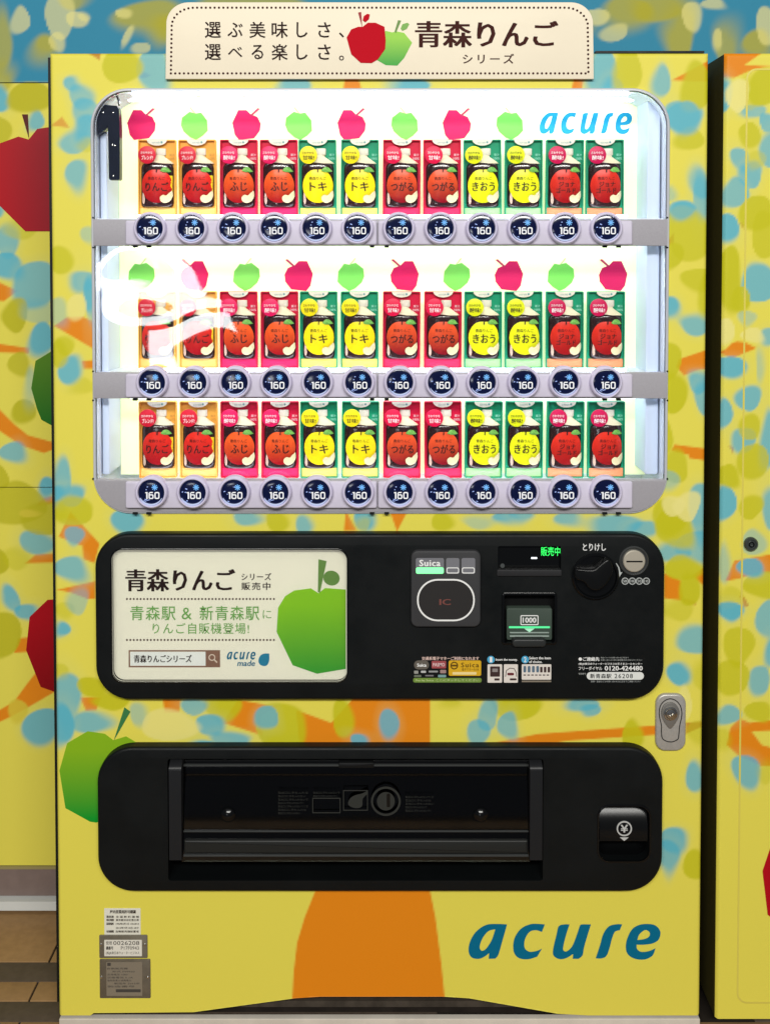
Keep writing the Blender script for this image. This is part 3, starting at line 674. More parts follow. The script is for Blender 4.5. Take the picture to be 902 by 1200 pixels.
dm = MB()
for yy_ in (702, 750):
    for k in range(44):
        x, z = P(149+k*4.0, yy_, ynt); dm.plate(circ(x, z, 1.15*k1, 8), ynt, ynt+0.0005)
dm.build('dotted_rule', M_BROWN, NB, smooth=False)
M_TAUPE = mat('search_taupe', (134, 98, 82), 0.5)
q = RX(151, 762, 258, 782, ynt)
sbx = MB().ring(rr(*q, 0.0005, 2), rr(q[0]+1.6*k1, q[1]-17*k1, q[2]+1.6*k1, q[3]-1.6*k1, 0.0004, 2), ynt, ynt+0.0005).build('search_box', M_TAUPE, NB, smooth=False)
q = RX(153, 764, 241, 780, ynt+0.0002); MB().plate(rr(*q, 0.0003, 2), ynt+0.0002, ynt+0.0006).build('search_field', M_WHITE, sbx, smooth=False)
text('青森りんごシリーズ', (157, 767.5, 225, 776.5), ynt, M_DKINK, NB, bold=0.03)
x, z = P(248.5, 770.5, ynt-0.0004); mg = MB().ring(circ(x, z, 4*k1, 18), circ(x, z, 2.9*k1, 18), ynt-0.0004, ynt); mg.stroke([(x+2.8*k1, z-2.8*k1), (x+6*k1, z-6*k1)], 1.5*k1, ynt-0.0004, ynt); mg.build('magnifier_mark', mat('pale_print', (226, 206, 190), 0.5), sbx, smooth=False)
logo((266, 764, 299.5, 773), ynt, M_TEAL, NB, 'wordmark'); text('made', (278, 773.8, 299, 780.6), ynt, M_TEAL, NB, bold=0.03, shear=0.2)
print_poly(catmull([(315.5, 766, 1), (315.5, 774), (313, 779.5), (308.5, 780.5), (304, 778), (303, 773), (305.5, 768), (310, 766)], 3), ynt, mat('drop_blue', (36, 124, 160), 0.5), NB, 'drop_mark')
f_ = lambda pts: [(100+a_/2.819, 620+b_/2.819) for a_, b_ in pts]
ga = print_poly(f_([(660, 222), (690, 203), (745, 196), (770, 212), (792, 195), (860, 200), (860, 462), (765, 478), (685, 450), (632, 340), (637, 260)]), ynt, gradmat('notice_apple', (62, 158, 48), (138, 196, 34)), NB, 'apple_print')
print_poly(f_([(770, 100), (797, 106), (775, 210), (768, 208)]), ynt-0.0003, M_STEMG, ga, 'stem_print')
print_poly(f_([(813+26*math.cos(t_)+8*math.sin(t_), 162+24*math.sin(t_)-6*math.cos(t_)) for t_ in [k*math.pi/9 for k in range(18)]]), ynt, M_STEMG, ga, 'leaf_print')
MB().plate(rr(dis[0]+0.0005, dis[1]-0.0005, dis[2]+0.0005, dis[3]-0.0005, 12.7*k1, 8), -0.0165, -0.0145).build('notice_cover', glass('notice_acrylic', (0.95, 0.96, 0.95), 0.03, 0.004, 9), VM, smooth=False)
MB().ring(rr(dis[0]-1*k1, dis[1]+1*k1, dis[2]-1*k1, dis[3]+1*k1, 14*k1, 8), rr(dis[0]+0.6*k1, dis[1]-0.6*k1, dis[2]+0.6*k1, dis[3]-0.6*k1, 12.4*k1, 8), YP-0.0012, YP+0.004, 0.001).build('notice_frame', M_BLACKG, VM)
# card reader
yr = YP-0.010; q = RX(481.5, 645.5, 563, 735, yr)
rd = MB().plate(rr(*q, 8*k1), yr, YP-0.0003, 0.003).build('card_reader', M_DKGREY, VM)
q = RX(488.5, 678.5, 556, 728, yr-0.0005); MB().ring(rr(*q, 24*k1, 10), rr(q[0]+1.8*k1, q[1]-1.8*k1, q[2]+1.8*k1, q[3]-1.8*k1, 22.4*k1, 10), yr-0.0006, yr+0.0003).build('touch_outline', M_WHITE, rd, smooth=False)
MB().plate(rr(q[0]+2*k1, q[1]-2*k1, q[2]+2*k1, q[3]-2*k1, 22*k1, 10), yr-0.0002, yr+0.0003).build('touch_area', mat('touch_dark', (44, 42, 42), 0.5), rd, smooth=False)
text('IC', (514.5, 702, 528, 709), yr-0.0008, mat('reader_red', (118, 70, 64), 0.5), rd, bold=0.06)
ytl = yr-0.0007
M_TILE_A = mat('reader_tile', (118, 118, 124), 0.5)
for (a_, b_) in ((487, 520), (522.5, 538), (540.5, 556.5)):
    q = RX(a_, 654, b_, 672.5, ytl); MB().plate(rr(*q, 2*k1, 3), ytl, yr+0.0003).build('reader_tile', M_TILE_A, rd, smooth=False)
q = RX(487.3, 665, 519.7, 672.3, ytl-0.0004); MB().plate(rr(*q, 2*k1, 4), ytl-0.0004, ytl+0.0002).build('ready_light', mat('ready_green', (120, 240, 150), 0.4, emit=(120, 255, 150), estr=1.1), rd, smooth=False)
for (a_, b_) in ((523, 537.6), (541, 556)):
    q = RX(a_, 665, b_, 672, ytl-0.0004); MB().ring(rr(*q, 2*k1, 4), rr(q[0]+1*k1, q[1]-1*k1, q[2]+1*k1, q[3]-1*k1, 1.2*k1, 4), ytl-0.0004, ytl+0.0002).build('lamp_outline', M_WHITE, rd, smooth=False)
text('Suica', (491, 656, 516, 663.6), ytl-0.0005, M_WHITE, rd, bold=0.05, spacing=1.12)
# status display recess
MB().plate(rr(slot[0]-0.001, slot[1]+0.001, slot[2]-0.001, slot[3]+0.001, 0.001, 2), -0.011, 0.004).build('status_display', M_BLACKG, VM, smooth=False)
text('販売中', (633.5, 640.8, 656, 651.5), -0.0118, mat('status_green', (60, 255, 110), 0.4, emit=(50, 255, 100), estr=1.1), VM, bold=0.0)
q = RX(622, 653, 629, 655, -0.0118); MB().plate(rr(*q, 0.0006, 3), -0.0118, -0.011).build('status_dash', mat('dash_white', (230, 235, 240), 0.4, emit=(230, 240, 250), estr=0.9), VM, smooth=False)
x, z = P(588.5, 663, -0.0118); MB().plate(circ(x, z, 2.6*k1, 16), -0.0118, -0.011).build('sensor', mat('sensor_grey', (70, 74, 74), 0.5), VM)
q = RX(582, 668, 658, 675.5, YP-0.004); MB().plate(rr(*q, 0.002, 3), YP-0.004, YP+0.004, 0.0015).build('display_ledge', mat('ledge_grey', (40, 40, 42), 0.5), VM)
# bill slot
q = RX(587.5, 694.5, 652.5, 756, YP-0.003)
MB().ring(rr(*q, 4*k1), rr(q[0]+3*k1, q[1]-3*k1, q[2]+3*k1, q[3]-3*k1, 2*k1), YP-0.003, YP+0.002, 0.0015).build('bill_slot_frame', M_BLACKG, VM)
MB().box(bill[0]-0.001, bill[1]+0.001, 0.001, 0.005, bill[2]-0.001, bill[3]+0.001).build('bill_slot_back', M_DARK, VM, smooth=False)
q = RX(593.5, 713, 646.5, 750, -0.016)
bs = MB().plate(rr(*q, 2*k1, 3), -0.016, 0.0, 0.001, 2).build('bill_slot', mat('bill_green_grey', (64, 76, 68), 0.45), VM)
q = RX(609.5, 721, 630.5, 732.5, -0.0166); MB().ring(rr(*q, 1.5*k1, 3), rr(q[0]+1*k1, q[1]-1*k1, q[2]+1*k1, q[3]-1*k1, 0.8*k1, 3), -0.0168, -0.0158).build('bill_mark_outline', M_WHITE, bs, smooth=False)
text('1000', (612, 723.6, 628, 729.8), -0.0168, M_WHITE, bs, bold=0.03)
q = RX(596, 734, 644, 736.2, -0.0168); MB().plate(rr(*q, 0.001, 3), -0.0168, -0.0158).build('bill_light', mat('bill_glow', (90, 220, 150), 0.4, emit=(70, 210, 130), estr=0.55), bs, smooth=False)
print_poly([(614, 736.6), (626, 736.6), (620, 741)], -0.0168, mat('bill_arrow', (170, 220, 190), 0.4, emit=(150, 220, 180), estr=0.3), bs, 'arrow_mark', 0.001)
for yq_, hh in ((741.5, 1.2), (745.5, 1.6)):
    q = RX(597, yq_-hh/2, 643, yq_+hh/2, -0.018); MB().plate(rr(*q, 0.0006, 2), -0.019, -0.0155, 0.0005, 2).build('bill_ridge', mat('ridge_grey', (150, 164, 156), 0.35), bs)
q = RX(600, 749, 640, 759, YP-0.010); MB().plate(rr(*q, 4.5*k1, 6), YP-0.010, YP+0.004, 0.004, 3).build('bill_lip', mat('lip_dark', (44, 46, 46), 0.35), bs)
# return lever
text('とりけし', (682.5, 637, 709.5, 645.5), YP-0.0006, M_WHITE, VM, bold=0.015)
x, z = P(698, 676.5, YP-0.008); u = K(-0.03)
kn = MB().lathe(x, z, [(28*u, YP-0.0002), (28*u, YP-0.004), (26.5*u, YP-0.006), (25*u, YP-0.006), (24*u, YP-0.002), (0, YP-0.002)], 40).build('return_dial', M_BLACKG, VM)
lv = [(673.5, 668), (676, 666.5), (694, 667.5), (700, 664), (711, 655.5), (716, 659), (718, 666), (716.5, 675), (708, 688), (698, 693), (690, 690), (684, 683), (676, 680), (673, 675)]
MB().plate(px_poly(catmull(lv, 3), YP-0.02), YP-0.020, YP-0.003, 0.004, 3).build('return_lever', mat('lever_black', (16, 17, 18), 0.28), kn)
arr = MB().stroke([P(a_, b_, YP-0.0007) for a_, b_ in ((721.5, 660), (724.5, 665), (725.6, 670), (725.4, 674))], [0.0012, 0.002, 0.0024, 0.0022], YP-0.0007, YP+0.0002)
arr.plate(px_poly([(728.8, 670.5), (725, 676.5), (722.4, 671.5)], YP-0.0009), YP-0.0009, YP+0.0002); arr.build('turn_arrow', mat('arrow_grey', (186, 190, 188), 0.5), VM, smooth=False)
# coin slot
x, z = P(742.5, 657.5, YP-0.004)
cn = MB().lathe(x, z, [(17.5*u, YP-0.0002), (17.5*u, YP-0.003), (16.4*u, YP-0.0045), (15.4*u, YP-0.0035), (14.4*u, YP-0.001), (0, YP-0.001)], 40).build('coin_slot', mat('coin_ring', (78, 80, 80), 0.25, metal=0.4), VM)
cd = MB().lathe(x, z, [(13*u, YP-0.0012), (13*u, YP-0.005), (12*u, YP-0.0062), (0, YP-0.0066)], 36).build('coin_plate', mat('coin_plate', (196, 188, 172), 0.42, metal=0.45), cn)
MB().box(x-9.5*u, x+9.5*u, YP-0.0075, YP-0.006, z-0.75*u, z+0.75*u).build('coin_opening', M_DARK, cn, smooth=False)
for a_, tx in ((732, '500'), (740.4, '100'), (748.6, '50'), (756.8, '10')):
    x, z = P(a_, 681, YP-0.0006); o = MB().ring(circ(x, z, 4.2*k1, 18), circ(x, z, 3.2*k1, 18), YP-0.0007, YP+0.0002).build('coin_mark', mat('mark_grey', (176, 180, 178), 0.5), VM, smooth=False)
    text(tx, (a_-2.3, 679.4, a_+2.3, 682.6), YP-0.0007, MATS['mark_grey'], o, bold=0.03)
# stickers on the money panel
ys_ = YP-0.0005
text('交通系電子マネーご利用になれます', (494, 769.5, 561, 773.6), ys_, mat('sticker_pink_white', (226, 196, 186), 0.5), VM, bold=0.03)
def chip(rect, m, r=1.0, y=ys_, par=VM, name='sticker'):
    return MB().plate(rr(*RX(*rect, y), r*k1, 4), y, y+0.0004).build(name, m, par, smooth=False)
ck = chip((485, 774, 502.5, 784.5), mat('chip_dim', (98, 92, 84), 0.5), 5); text('Suica', (488.5, 777.5, 499.5, 781.3), ys_-0.0004, M_WHITE, ck, bold=0.05)
ck = chip((505.5, 774.5, 522.5, 783.3), mat('chip_red', (158, 74, 78), 0.5)); text('PASMO', (507, 776.8, 521, 781), ys_-0.0004, mat('chip_text', (220, 190, 190), 0.5), ck, bold=0.04)
yl = chip((525.5, 774, 563.5, 792), mat('chip_gold', (214, 168, 36), 0.45), 2)
x, z = P(532, 780, ys_-0.0004); MB().ring(circ(x, z, 4.6*k1, 16), circ(x, z, 3.3*k1, 16), ys_-0.0005, ys_).build('round_mark', mat('gold_ink', (96, 70, 14), 0.5), yl, smooth=False)
chip((528.6, 779, 535.4, 781), MATS['gold_ink'], 0.3, ys_-0.0004, yl, 'bar_mark')
text('Suica', (540, 776.5, 561, 782), ys_-0.0004, MATS['gold_ink'], yl, bold=0.03, spacing=1.2); text('電子マネーもOK', (541, 783, 561, 786.2), ys_-0.0004, MATS['gold_ink'], yl)
chip((530, 787.6, 558, 790.6), mat('chip_cream', (236, 214, 150), 0.5), 0.8, ys_-0.0003, yl, 'cream_strip')
for (rc, cc) in (((485, 786, 490, 789.5), (150, 150, 144)), ((493, 786, 499, 788.5), (186, 186, 186)), ((502, 786, 513, 788), (150, 150, 150)), ((515.5, 785, 522.5, 789), (160, 130, 126)), ((485, 791, 493.5, 793.5), (104, 110, 96)), ((498, 791, 508, 792.6), (120, 116, 120)), ((513, 790.8, 522.5, 793.8), (120, 156, 156))):
    chip(rc, mat('chip_%d_%d_%d' % cc, cc, 0.5), 0.8)
gs = chip((484, 794.5, 564, 799.8), mat('chip_green', (112, 140, 62), 0.5), 2); text('Pay by Suica  ここにタッチしてください', (487, 795.8, 561, 798.8), ys_-0.0004, mat('chip_pale_green', (206, 220, 160), 0.5), gs)
for (n_, xc, t1, t2, tr) in (('1', 575, 'Insert the money.', None, (580.5, 771.6, 606, 775)), ('2', 615, 'Select the item', 'of choice.', (619.5, 769.5, 645, 772.6))):
    x, z = P(xc, 773, ys_); o = MB().plate(circ(x, z, 4.4*k1, 18), ys_, ys_+0.0004).build('step_mark', mat('step_blue', (76, 164, 204), 0.5), VM, smooth=False)
    text(n_, (xc-1.4, 770, xc+1.4, 776), ys_-0.0004, M_WHITE, o, bold=0.02); text(t1, tr, ys_, M_WHITE, o, bold=0.03)
    if t2: text(t2, (619.5, 774, 635, 777), ys_, M_WHITE, o, bold=0.03)
M_CARD = mat('card_pale', (222, 214, 206), 0.5); M_CARDK = mat('card_ink', (62, 44, 44), 0.5)
o = chip((571, 778.5, 588, 800), M_CARD); chip((574, 781, 585.5, 793), M_CARDK, 0.8, ys_-0.0003, o, 'pictogram'); chip((576.5, 783.5, 583, 787.5), mat('card_grey', (140, 132, 130), 0.5), 0.5, ys_-0.0005, o, 'pictogram'); chip((579, 795, 585, 797.5), M_CARDK, 0.5, ys_-0.0003, o, 'pictogram')
o = chip((590, 778.5, 606.5, 800), M_CARD); chip((594, 788.5, 602, 791.5), mat('card_wine', (104, 44, 50), 0.5), 1.5, ys_-0.0003, o, 'pictogram'); chip((597, 795, 605, 797.3), M_CARDK, 1, ys_-0.0003, o, 'pictogram')
MB().stroke([P(a_, b_, ys_-0.0003) for a_, b_ in ((592, 793), (593, 786), (597, 783), (602, 783.5), (604.5, 788), (605, 793))], 0.8*k1, ys_-0.0003, ys_).build('pictogram', M_CARDK, o, smooth=False)
o = chip((611, 778.5, 645.5, 796.5), M_CARD)
for k in range(4): chip((613+5*k, 780.5, 616.2+5*k, 788), mat('pict_slate', (92, 112, 130), 0.5), 1.2, ys_-0.0003, o, 'pictogram')
for k in range(3): chip((632.5+4.4*k, 781.5, 635.4+4.4*k, 788), M_CARDK, 0.6, ys_-0.0003, o, 'pictogram')
for k in range(7): chip((613+4.5*k, 790.5, 616+4.5*k, 791.7), M_CARDK, 0.4, ys_-0.0003, o, 'pictogram')
chip((611, 797.6, 645.5, 799.4), mat('strip_grey', (130, 120, 106), 0.5), 0.4)
text('●ご連絡先', (677.5, 770, 702, 774.6), ys_, M_WHITE, VM, bold=0.03)
text('商品についてのお問い合わせは下記まで', (703.5, 769.8, 736, 771.6), ys_, MATS['mark_grey'], VM); text('お問い合わせの際は管理番号をお知らせください', (703.5, 772.6, 752, 774.4), ys_, MATS['mark_grey'], VM)
text('(株)JR東日本ウォータービジネスお客さまコールセンター', (677.5, 776.6, 752, 779.6), ys_, M_WHITE, VM, bold=0.015)
text('フリーダイヤル', (677.5, 781, 705, 785.4), ys_, M_WHITE, VM, bold=0.01); text('0120-424480', (708, 780.4, 752.5, 785.8), ys_, M_WHITE, VM, bold=0.03)
text('管理番号', (677.5, 788.5, 686, 790.6), ys_, MATS['mark_grey'], VM)
o = chip((687, 787.6, 754, 796.6), mat('label_white', (222, 224, 220), 0.5), 4.5); text('新青森駅', (691, 789.5, 716, 795), ys_-0.0004, M_DKGREY, o, bold=0.02, spacing=1.1); text('26208', (719.5, 789.5, 741, 794.8), ys_-0.0004, M_DKGREY, o, spacing=1.2, bold=0.01)
text('故障・返金などのお問い合わせは上記までご連絡ください', (692, 797.6, 750, 799.6), ys_, MATS['mark_grey'], VM)

# ---- delivery port
port = RX(197, 889.5, 636, 1032, YP); cup = RX(701, 945, 761, 1010, YP)
MB().plate(rr(TX0, TX1, TZ0, TZ1, 42*k1, 12), YP, 0.001, 0.006, 4, holes=[rr(*port, 3*k1, 3), rr(*cup, 13*k1, 7)], hole_depth=0.03).build('delivery_panel', M_BEZ, VM)
pb_ = MB(); l0 = pb_.loop(rr(port[0]-0.0005, port[1]+0.0005, port[2]-0.0005, port[3]+0.0005, 3*k1, 3), 0.029); l1 = pb_.loop(rr(port[0]-0.0005, port[1]+0.0005, port[2]-0.0005, port[3]+0.0005, 3*k1, 3), 0.14)
pb_.bridge(l0, l1); pb_.cap(l1); pb_.build('delivery_bin', M_DARK, VM, smooth=False)
for (a_, b_) in ((198.5, 213), (620.5, 635)):                   # side cheeks of the flap, rounded at the top
    x0, x1, z0, z1 = RX(a_, 890.5, b_, 1026, YP-0.008)
    n_ = 10; mb = MB(); pr = [(YP-0.008+0.022*(1-math.cos(math.pi/2*k/n_)) if False else 0.02-(0.02-(YP-0.010))*math.sin(math.pi/2*min(1, k/n_)), z1-0.020*(1-math.cos(math.pi/2*k/n_))) for k in range(n_+1)]
    pr += [(YP-0.010, z0+0.03), (0.02, z0)]
    l_ = [len(mb.v)+i for i in range(len(pr))]; mb.v += [(x0, y_, z_) for y_, z_ in pr]; r_ = [len(mb.v)+i for i in range(len(pr))]; mb.v += [(x1, y_, z_) for y_, z_ in pr]
    mb.bridge(l_, r_); mb.f += [tuple(l_), tuple(r_)]
    mb.build('flap_cheek', mat('cheek_black', (30, 31, 33), 0.34), VM)
fl = RX(214.5, 893, 619.5, 1005, -0.012)
fprof = []
for k in range(15):                                            # gently bowed flap with a heavy lower lip
    t_ = k/14; z_ = fl[3]-(fl[3]-fl[2])*t_
    y_ = -0.004-0.016*math.sin(math.pi*min(1, t_*1.25)*0.5) if t_ < 0.72 else -0.0196-0.006*math.sin((t_-0.72)/0.28*math.pi/2)
    if 0.02 < t_ < 0.09: y_ -= 0.004
    fprof.append((y_, z_))
mb = MB(); prev = None
for y_, z_ in fprof+[(y_+0.005, z_) for y_, z_ in fprof[::-1]]:
    mb.v += [(fl[0], y_, z_), (fl[1], y_, z_)]; c_ = len(mb.v)-2
    if prev is not None: mb.f.append((prev, prev+1, c_+1, c_))
    prev = c_
mb.f.append((prev, prev+1, 1, 0))
flap = mb.build('flap', glass('smoked_flap', (0.10, 0.11, 0.10), 0.10, 0.0, ior=1.5), VM)
MB().box(fl[0]+0.002, fl[1]-0.002, 0.012, 0.016, fl[2]+0.012, fl[3]-0.004).build('flap_back', mat('flap_back', (22, 23, 22), 0.6), flap, smooth=False)
for zpx, hp, yo in ((897.5, 1.6, -0.0135), (974.8, 1.3, -0.0235), (1003.2, 2.0, -0.029)):
    q = RX(215, zpx-hp/2, 619, zpx+hp/2, yo); MB().plate(rr(*q, 0.0004, 2), yo, yo+0.006, 0.0006, 2).build('flap_rib', mat('flap_rib', (64, 66, 66), 0.22), flap)
q = RX(215.5, 985, 618.5, 1001.5, -0.0275); MB().plate(rr(*q, 0.003, 3), -0.0272, -0.020, 0.004, 4).build('flap_sheen', mat('sheen_grey', (36, 37, 36), 0.36), flap)  # grey band added for the light the bowed flap reflects low down
q = RX(397, 893, 438, 899, -0.014); MB().plate(rr(*q, 0.001, 3), -0.0175, -0.004, 0.001, 2).build('flap_catch', mat('catch_black', (20, 21, 22), 0.4), flap)
for a_ in (267, 563.5):
    x, z = P(a_, 956, -0.022); MB().lathe(x, z, [(9*k1, -0.0165), (8.4*k1, -0.021), (5.6*k1, -0.025), (2.4*k1, -0.0268), (0, -0.0272)], 20).build('flap_bumper', M_BLACKG, flap)
M_FAINT = mat('faint_print', (50, 51, 48), 0.6, spec=0.1); yf_ = -0.0246
def faint(rect, **k): return chip(rect, M_FAINT, 0.6, yf_, flap, 'pictogram')
x, z = P(452, 939, yf_); MB().ring(circ(x, z, 17.5*k1, 32), circ(x, z, 15*k1, 32), yf_, yf_+0.0004).build('pictogram', M_FAINT, flap, smooth=False)
MB().plate(circ(x, z, 10.5*k1, 24, 11*k1), yf_, yf_+0.0004).build('pictogram', M_FAINT, flap, smooth=False)
chip((453, 930, 457, 946), M_BLACKG, 1.5, yf_-0.0003, flap, 'pictogram')
q = RX(402, 926, 431, 950, yf_); MB().ring(rr(*q, 0.0005, 2), rr(q[0]+1*k1, q[1]-1*k1, q[2]+1*k1, q[3]-1*k1, 0.0004, 2), yf_, yf_+0.0004).build('pictogram', M_FAINT, flap, smooth=False)
print_poly(catmull([(408, 943), (410, 936), (416, 932), (424, 930), (431, 926.5, 1), (431, 930, 1), (425, 936), (424, 945), (416, 947)], 3), yf_-0.0003, M_FAINT, flap, 'pictogram')
for k, (a_, b_, c_) in enumerate(((326, 361, 929), (326, 358, 933), (326, 361, 937), (326, 356, 941), (326, 361, 945), (326, 359, 949), (326, 352, 953), (367, 398, 929), (367, 395, 933), (475, 508, 934), (475, 505, 938), (475, 508, 942), (475, 500, 946), (475, 505, 950))):
    text('取出口に手を入れないでください'[:9+k % 5], (a_, c_-1.4, b_, c_+1.4), yf_, M_FAINT, flap)
MB().ring(rr(*RX(366, 935, 399, 953, yf_), 0.0008, 2), rr(*RX(367, 936, 398, 952, yf_), 0.0006, 2), yf_, yf_+0.0004).build('pictogram', M_FAINT, flap, smooth=False)
# coin return cup
mb = MB(); o0 = rr(cup[0]-0.0003, cup[1]+0.0003, cup[2]-0.0003, cup[3]+0.0003, 13*k1, 7); lp = [mb.loop(o0, 0.0)]
for d_, y_ in ((0.002, 0.010), (0.006, 0.020), (0.014, 0.026)): lp.append(mb.loop(inset(o0, d_), y_))
for p_, q_ in zip(lp, lp[1:]): mb.bridge(p_, q_)
mb.cap(lp[-1]); cupo = mb.build('coin_return', M_BLACKG, VM)
q = RX(701, 945, 761, 1010, YP-0.0015)
MB().ring(rr(q[0]-1.6*k1, q[1]+1.6*k1, q[2]-1.6*k1, q[3]+1.6*k1, 14.5*k1, 7), rr(q[0]+0.4*k1, q[1]-0.4*k1, q[2]+0.4*k1, q[3]-0.4*k1, 12.7*k1, 7), YP-0.0015, YP+0.002, 0.001).build('cup_rim', M_BLACKG, cupo)
q = RX(703, 946, 759.5, 993, YP-0.002)
mb = MB(); n_ = 10; prev = None
for k in range(n_+1):
    t_ = k/n_; z_ = q[3]-(q[3]-q[2])*t_; y_ = 0.004-0.022*math.sin(math.pi*0.5*min(1, t_*1.5)) if t_ < 0.86 else -0.018+0.016*((t_-0.86)/0.14)**2
    mb.v += [(q[0], y_, z_), (q[1], y_, z_)]; c_ = len(mb.v)-2
    if prev is not None: mb.f.append((prev, prev+1, c_+1, c_))
    prev = c_
mb.build('cup_flap', mat('cup_flap', (15, 16, 17), 0.2), cupo)
x, z = P(731, 971, -0.0186); MB().ring(circ(x, z, 9*k1, 28), circ(x, z, 7.5*k1, 28), -0.0192, -0.0175).build('coin_symbol', mat('symbol_grey', (190, 190, 188), 0.5), cupo, smooth=False)
text('¥', (726.5, 966.5, 735.5, 975.5), -0.0192, MATS['symbol_grey'], cupo, bold=0.04)
print_poly([(726, 981.5), (736, 981.5), (731, 985.5)], -0.0192, MATS['symbol_grey'], cupo, 'arrow_mark', 0.001)
# lock plate
yl_ = -0.007; q = RX(768, 813.5, 803.5, 880.5, yl_)
lp_ = MB().plate(rr(*q, 12*k1, 8), yl_, 0.004, 0.004).build('lock_plate', M_STEEL, VM)
pn = [(785, 819), (792, 821.5), (797, 828), (798.5, 838), (796, 850), (795, 860), (794, 866), (789, 869), (785, 869.5), (780, 868.5), (775.5, 865), (774.5, 857), (774.5, 850), (772, 838), (773, 828), (778, 821.5)]
po = [P(a_, b_, yl_-0.0005) for a_, b_ in catmull(pn, 3)]
MB().stroke(po, 1.1*k1, yl_-0.0004, yl_+0.0004, closed=True).build('lock_outline', mat('outline_dark', (40, 38, 36), 0.5), lp_, smooth=False)
x, z = P(785, 836, yl_-0.004)
hd = [(785, 823), (792, 826), (796, 834), (794, 843), (788, 852), (785, 854), (782, 852), (776, 843), (774.5, 834), (778, 826)]
MB().plate([P(a_, b_, yl_-0.003) for a_, b_ in catmull(hd, 3)], yl_-0.0035, yl_+0.0005, 0.0018, 2).build('lock_boss', mat('boss_grey', (140, 137, 132), 0.3, metal=0.5), lp_)
MB().lathe(x, z, [(8.2*k1, yl_-0.003), (8.0*k1, yl_-0.006), (6.6*k1, yl_-0.0065), (6.0*k1, yl_-0.0050), (5.4*k1, yl_-0.0075), (2.2*k1, yl_-0.0085), (1.6*k1, yl_-0.0055), (0, yl_-0.0055)], 26).build('lock_cylinder', M_CHROME, lp_)
# rating plates and sticker
q = RX(122.5, 1064.5, 165, 1095.3, -0.0008); st = MB().plate(rr(*q, 0.0004, 2), -0.0008, 0.0002).build('notice_sticker', mat('sticker_white', (224, 222, 208), 0.5), VM, smooth=False)
text('屋内営業用許可標識', (129, 1066.5, 159.5, 1070.5), -0.0013, M_DKINK, st, bold=0.04)
for yy_, l_, r_ in ((1074.5, '業者名称', '全 国 飲 料 機 械'), (1078.3, '所在地別', '東京都渋谷区恵比寿'), (1082.7, '設置場所', '1996年4月1日 150-0013'), (1087.5, None, '2015年7月10日 ほか'), (1091.7, '有効期間', '自動販売機設置者')):
    if l_: text(l_, (125, yy_-1.6, 133.6, yy_+1.3), -0.0013, M_DKINK, st, bold=0.04)
    text(r_, (136, yy_-1.4, 163, yy_+1.2), -0.0013, M_DKINK, st, bold=0.01)
q = RX(116.5, 1096, 173, 1123, -0.002); p1 = MB().plate(rr(*q, 0.002, 3), -0.002, 0.001, 0.0008, 2).build('number_plate', M_PLATE, VM)
q = RX(122.5, 1101.5, 166.5, 1120.5, -0.0025); MB().plate(rr(*q, 0.001, 3), -0.0026, -0.001).build('number_label', mat('label_offwhite', (222, 218, 206), 0.5), p1, smooth=False)
M_INK = mat('plate_ink', (70, 66, 62), 0.5)
text('管理', (124.5, 1103, 131.5, 1107.3), -0.0031, M_INK, p1); text('0026208', (133, 1102.8, 163.5, 1107.5), -0.0031, M_INK, p1)
text('機番号', (124.5, 1109, 133, 1113), -0.0031, M_INK, p1, bold=0.03); text('P17F0943', (142, 1109, 163, 1113), -0.0031, M_INK, p1)
text('(株)JR東日本ウォータービジネス', (124.5, 1115, 163.5, 1119), -0.0031, M_INK, p1)
q = RX(117, 1124.3, 176.5, 1170, -0.002); p2 = MB().plate(rr(*q, 0.002, 3), -0.002, 0.001, 0.0008, 2).build('rating_plate', mat('rating_plate', (120, 112, 98), 0.45, metal=0.5, var=0.08, vscale=60), VM)
q = RX(125, 1127.5, 167, 1167, -0.0025); MB().plate(rr(*q, 0.001, 3), -0.0026, -0.001).build('rating_label', mat('rating_label', (138, 128, 112), 0.5, metal=0.2), p2, smooth=False)
chip((126, 1128.5, 130, 1132), M_INK, 0.4, -0.0031, p2, 'maker_mark')
for k, (tx, xa, xb) in enumerate((('自動販売機', 126, 150), ('形式 FVM30', 132, 158), ('定格電圧 100V', 126, 150), ('定格電流 5.1A', 126, 156), ('電熱装置の消費電力', 126, 154), ('製造年 2015年', 134, 164), ('製造番号', 126, 158))):
    text(tx, (xa, 1134+k*3.5, xb, 1136.2+k*3.5), -0.0031, M_INK, p2)
chip((136, 1159.5, 165, 1162.8), M_INK, 0.3, -0.0031, p2, 'barcode')
for par, pts in ((p1, ((118.5, 1107.5), (170, 1107.5))), (p2, ((118.8, 1145.5), (173.5, 1145.5)))):
    for a_, b_ in pts:
        x, z = P(a_, b_, -0.003); MB().lathe(x, z, [(1.7*k1, -0.001), (1.6*k1, -0.0028), (0.8*k1, -0.0036), (0, -0.0037)], 12).build('screw', M_CHROME, par)

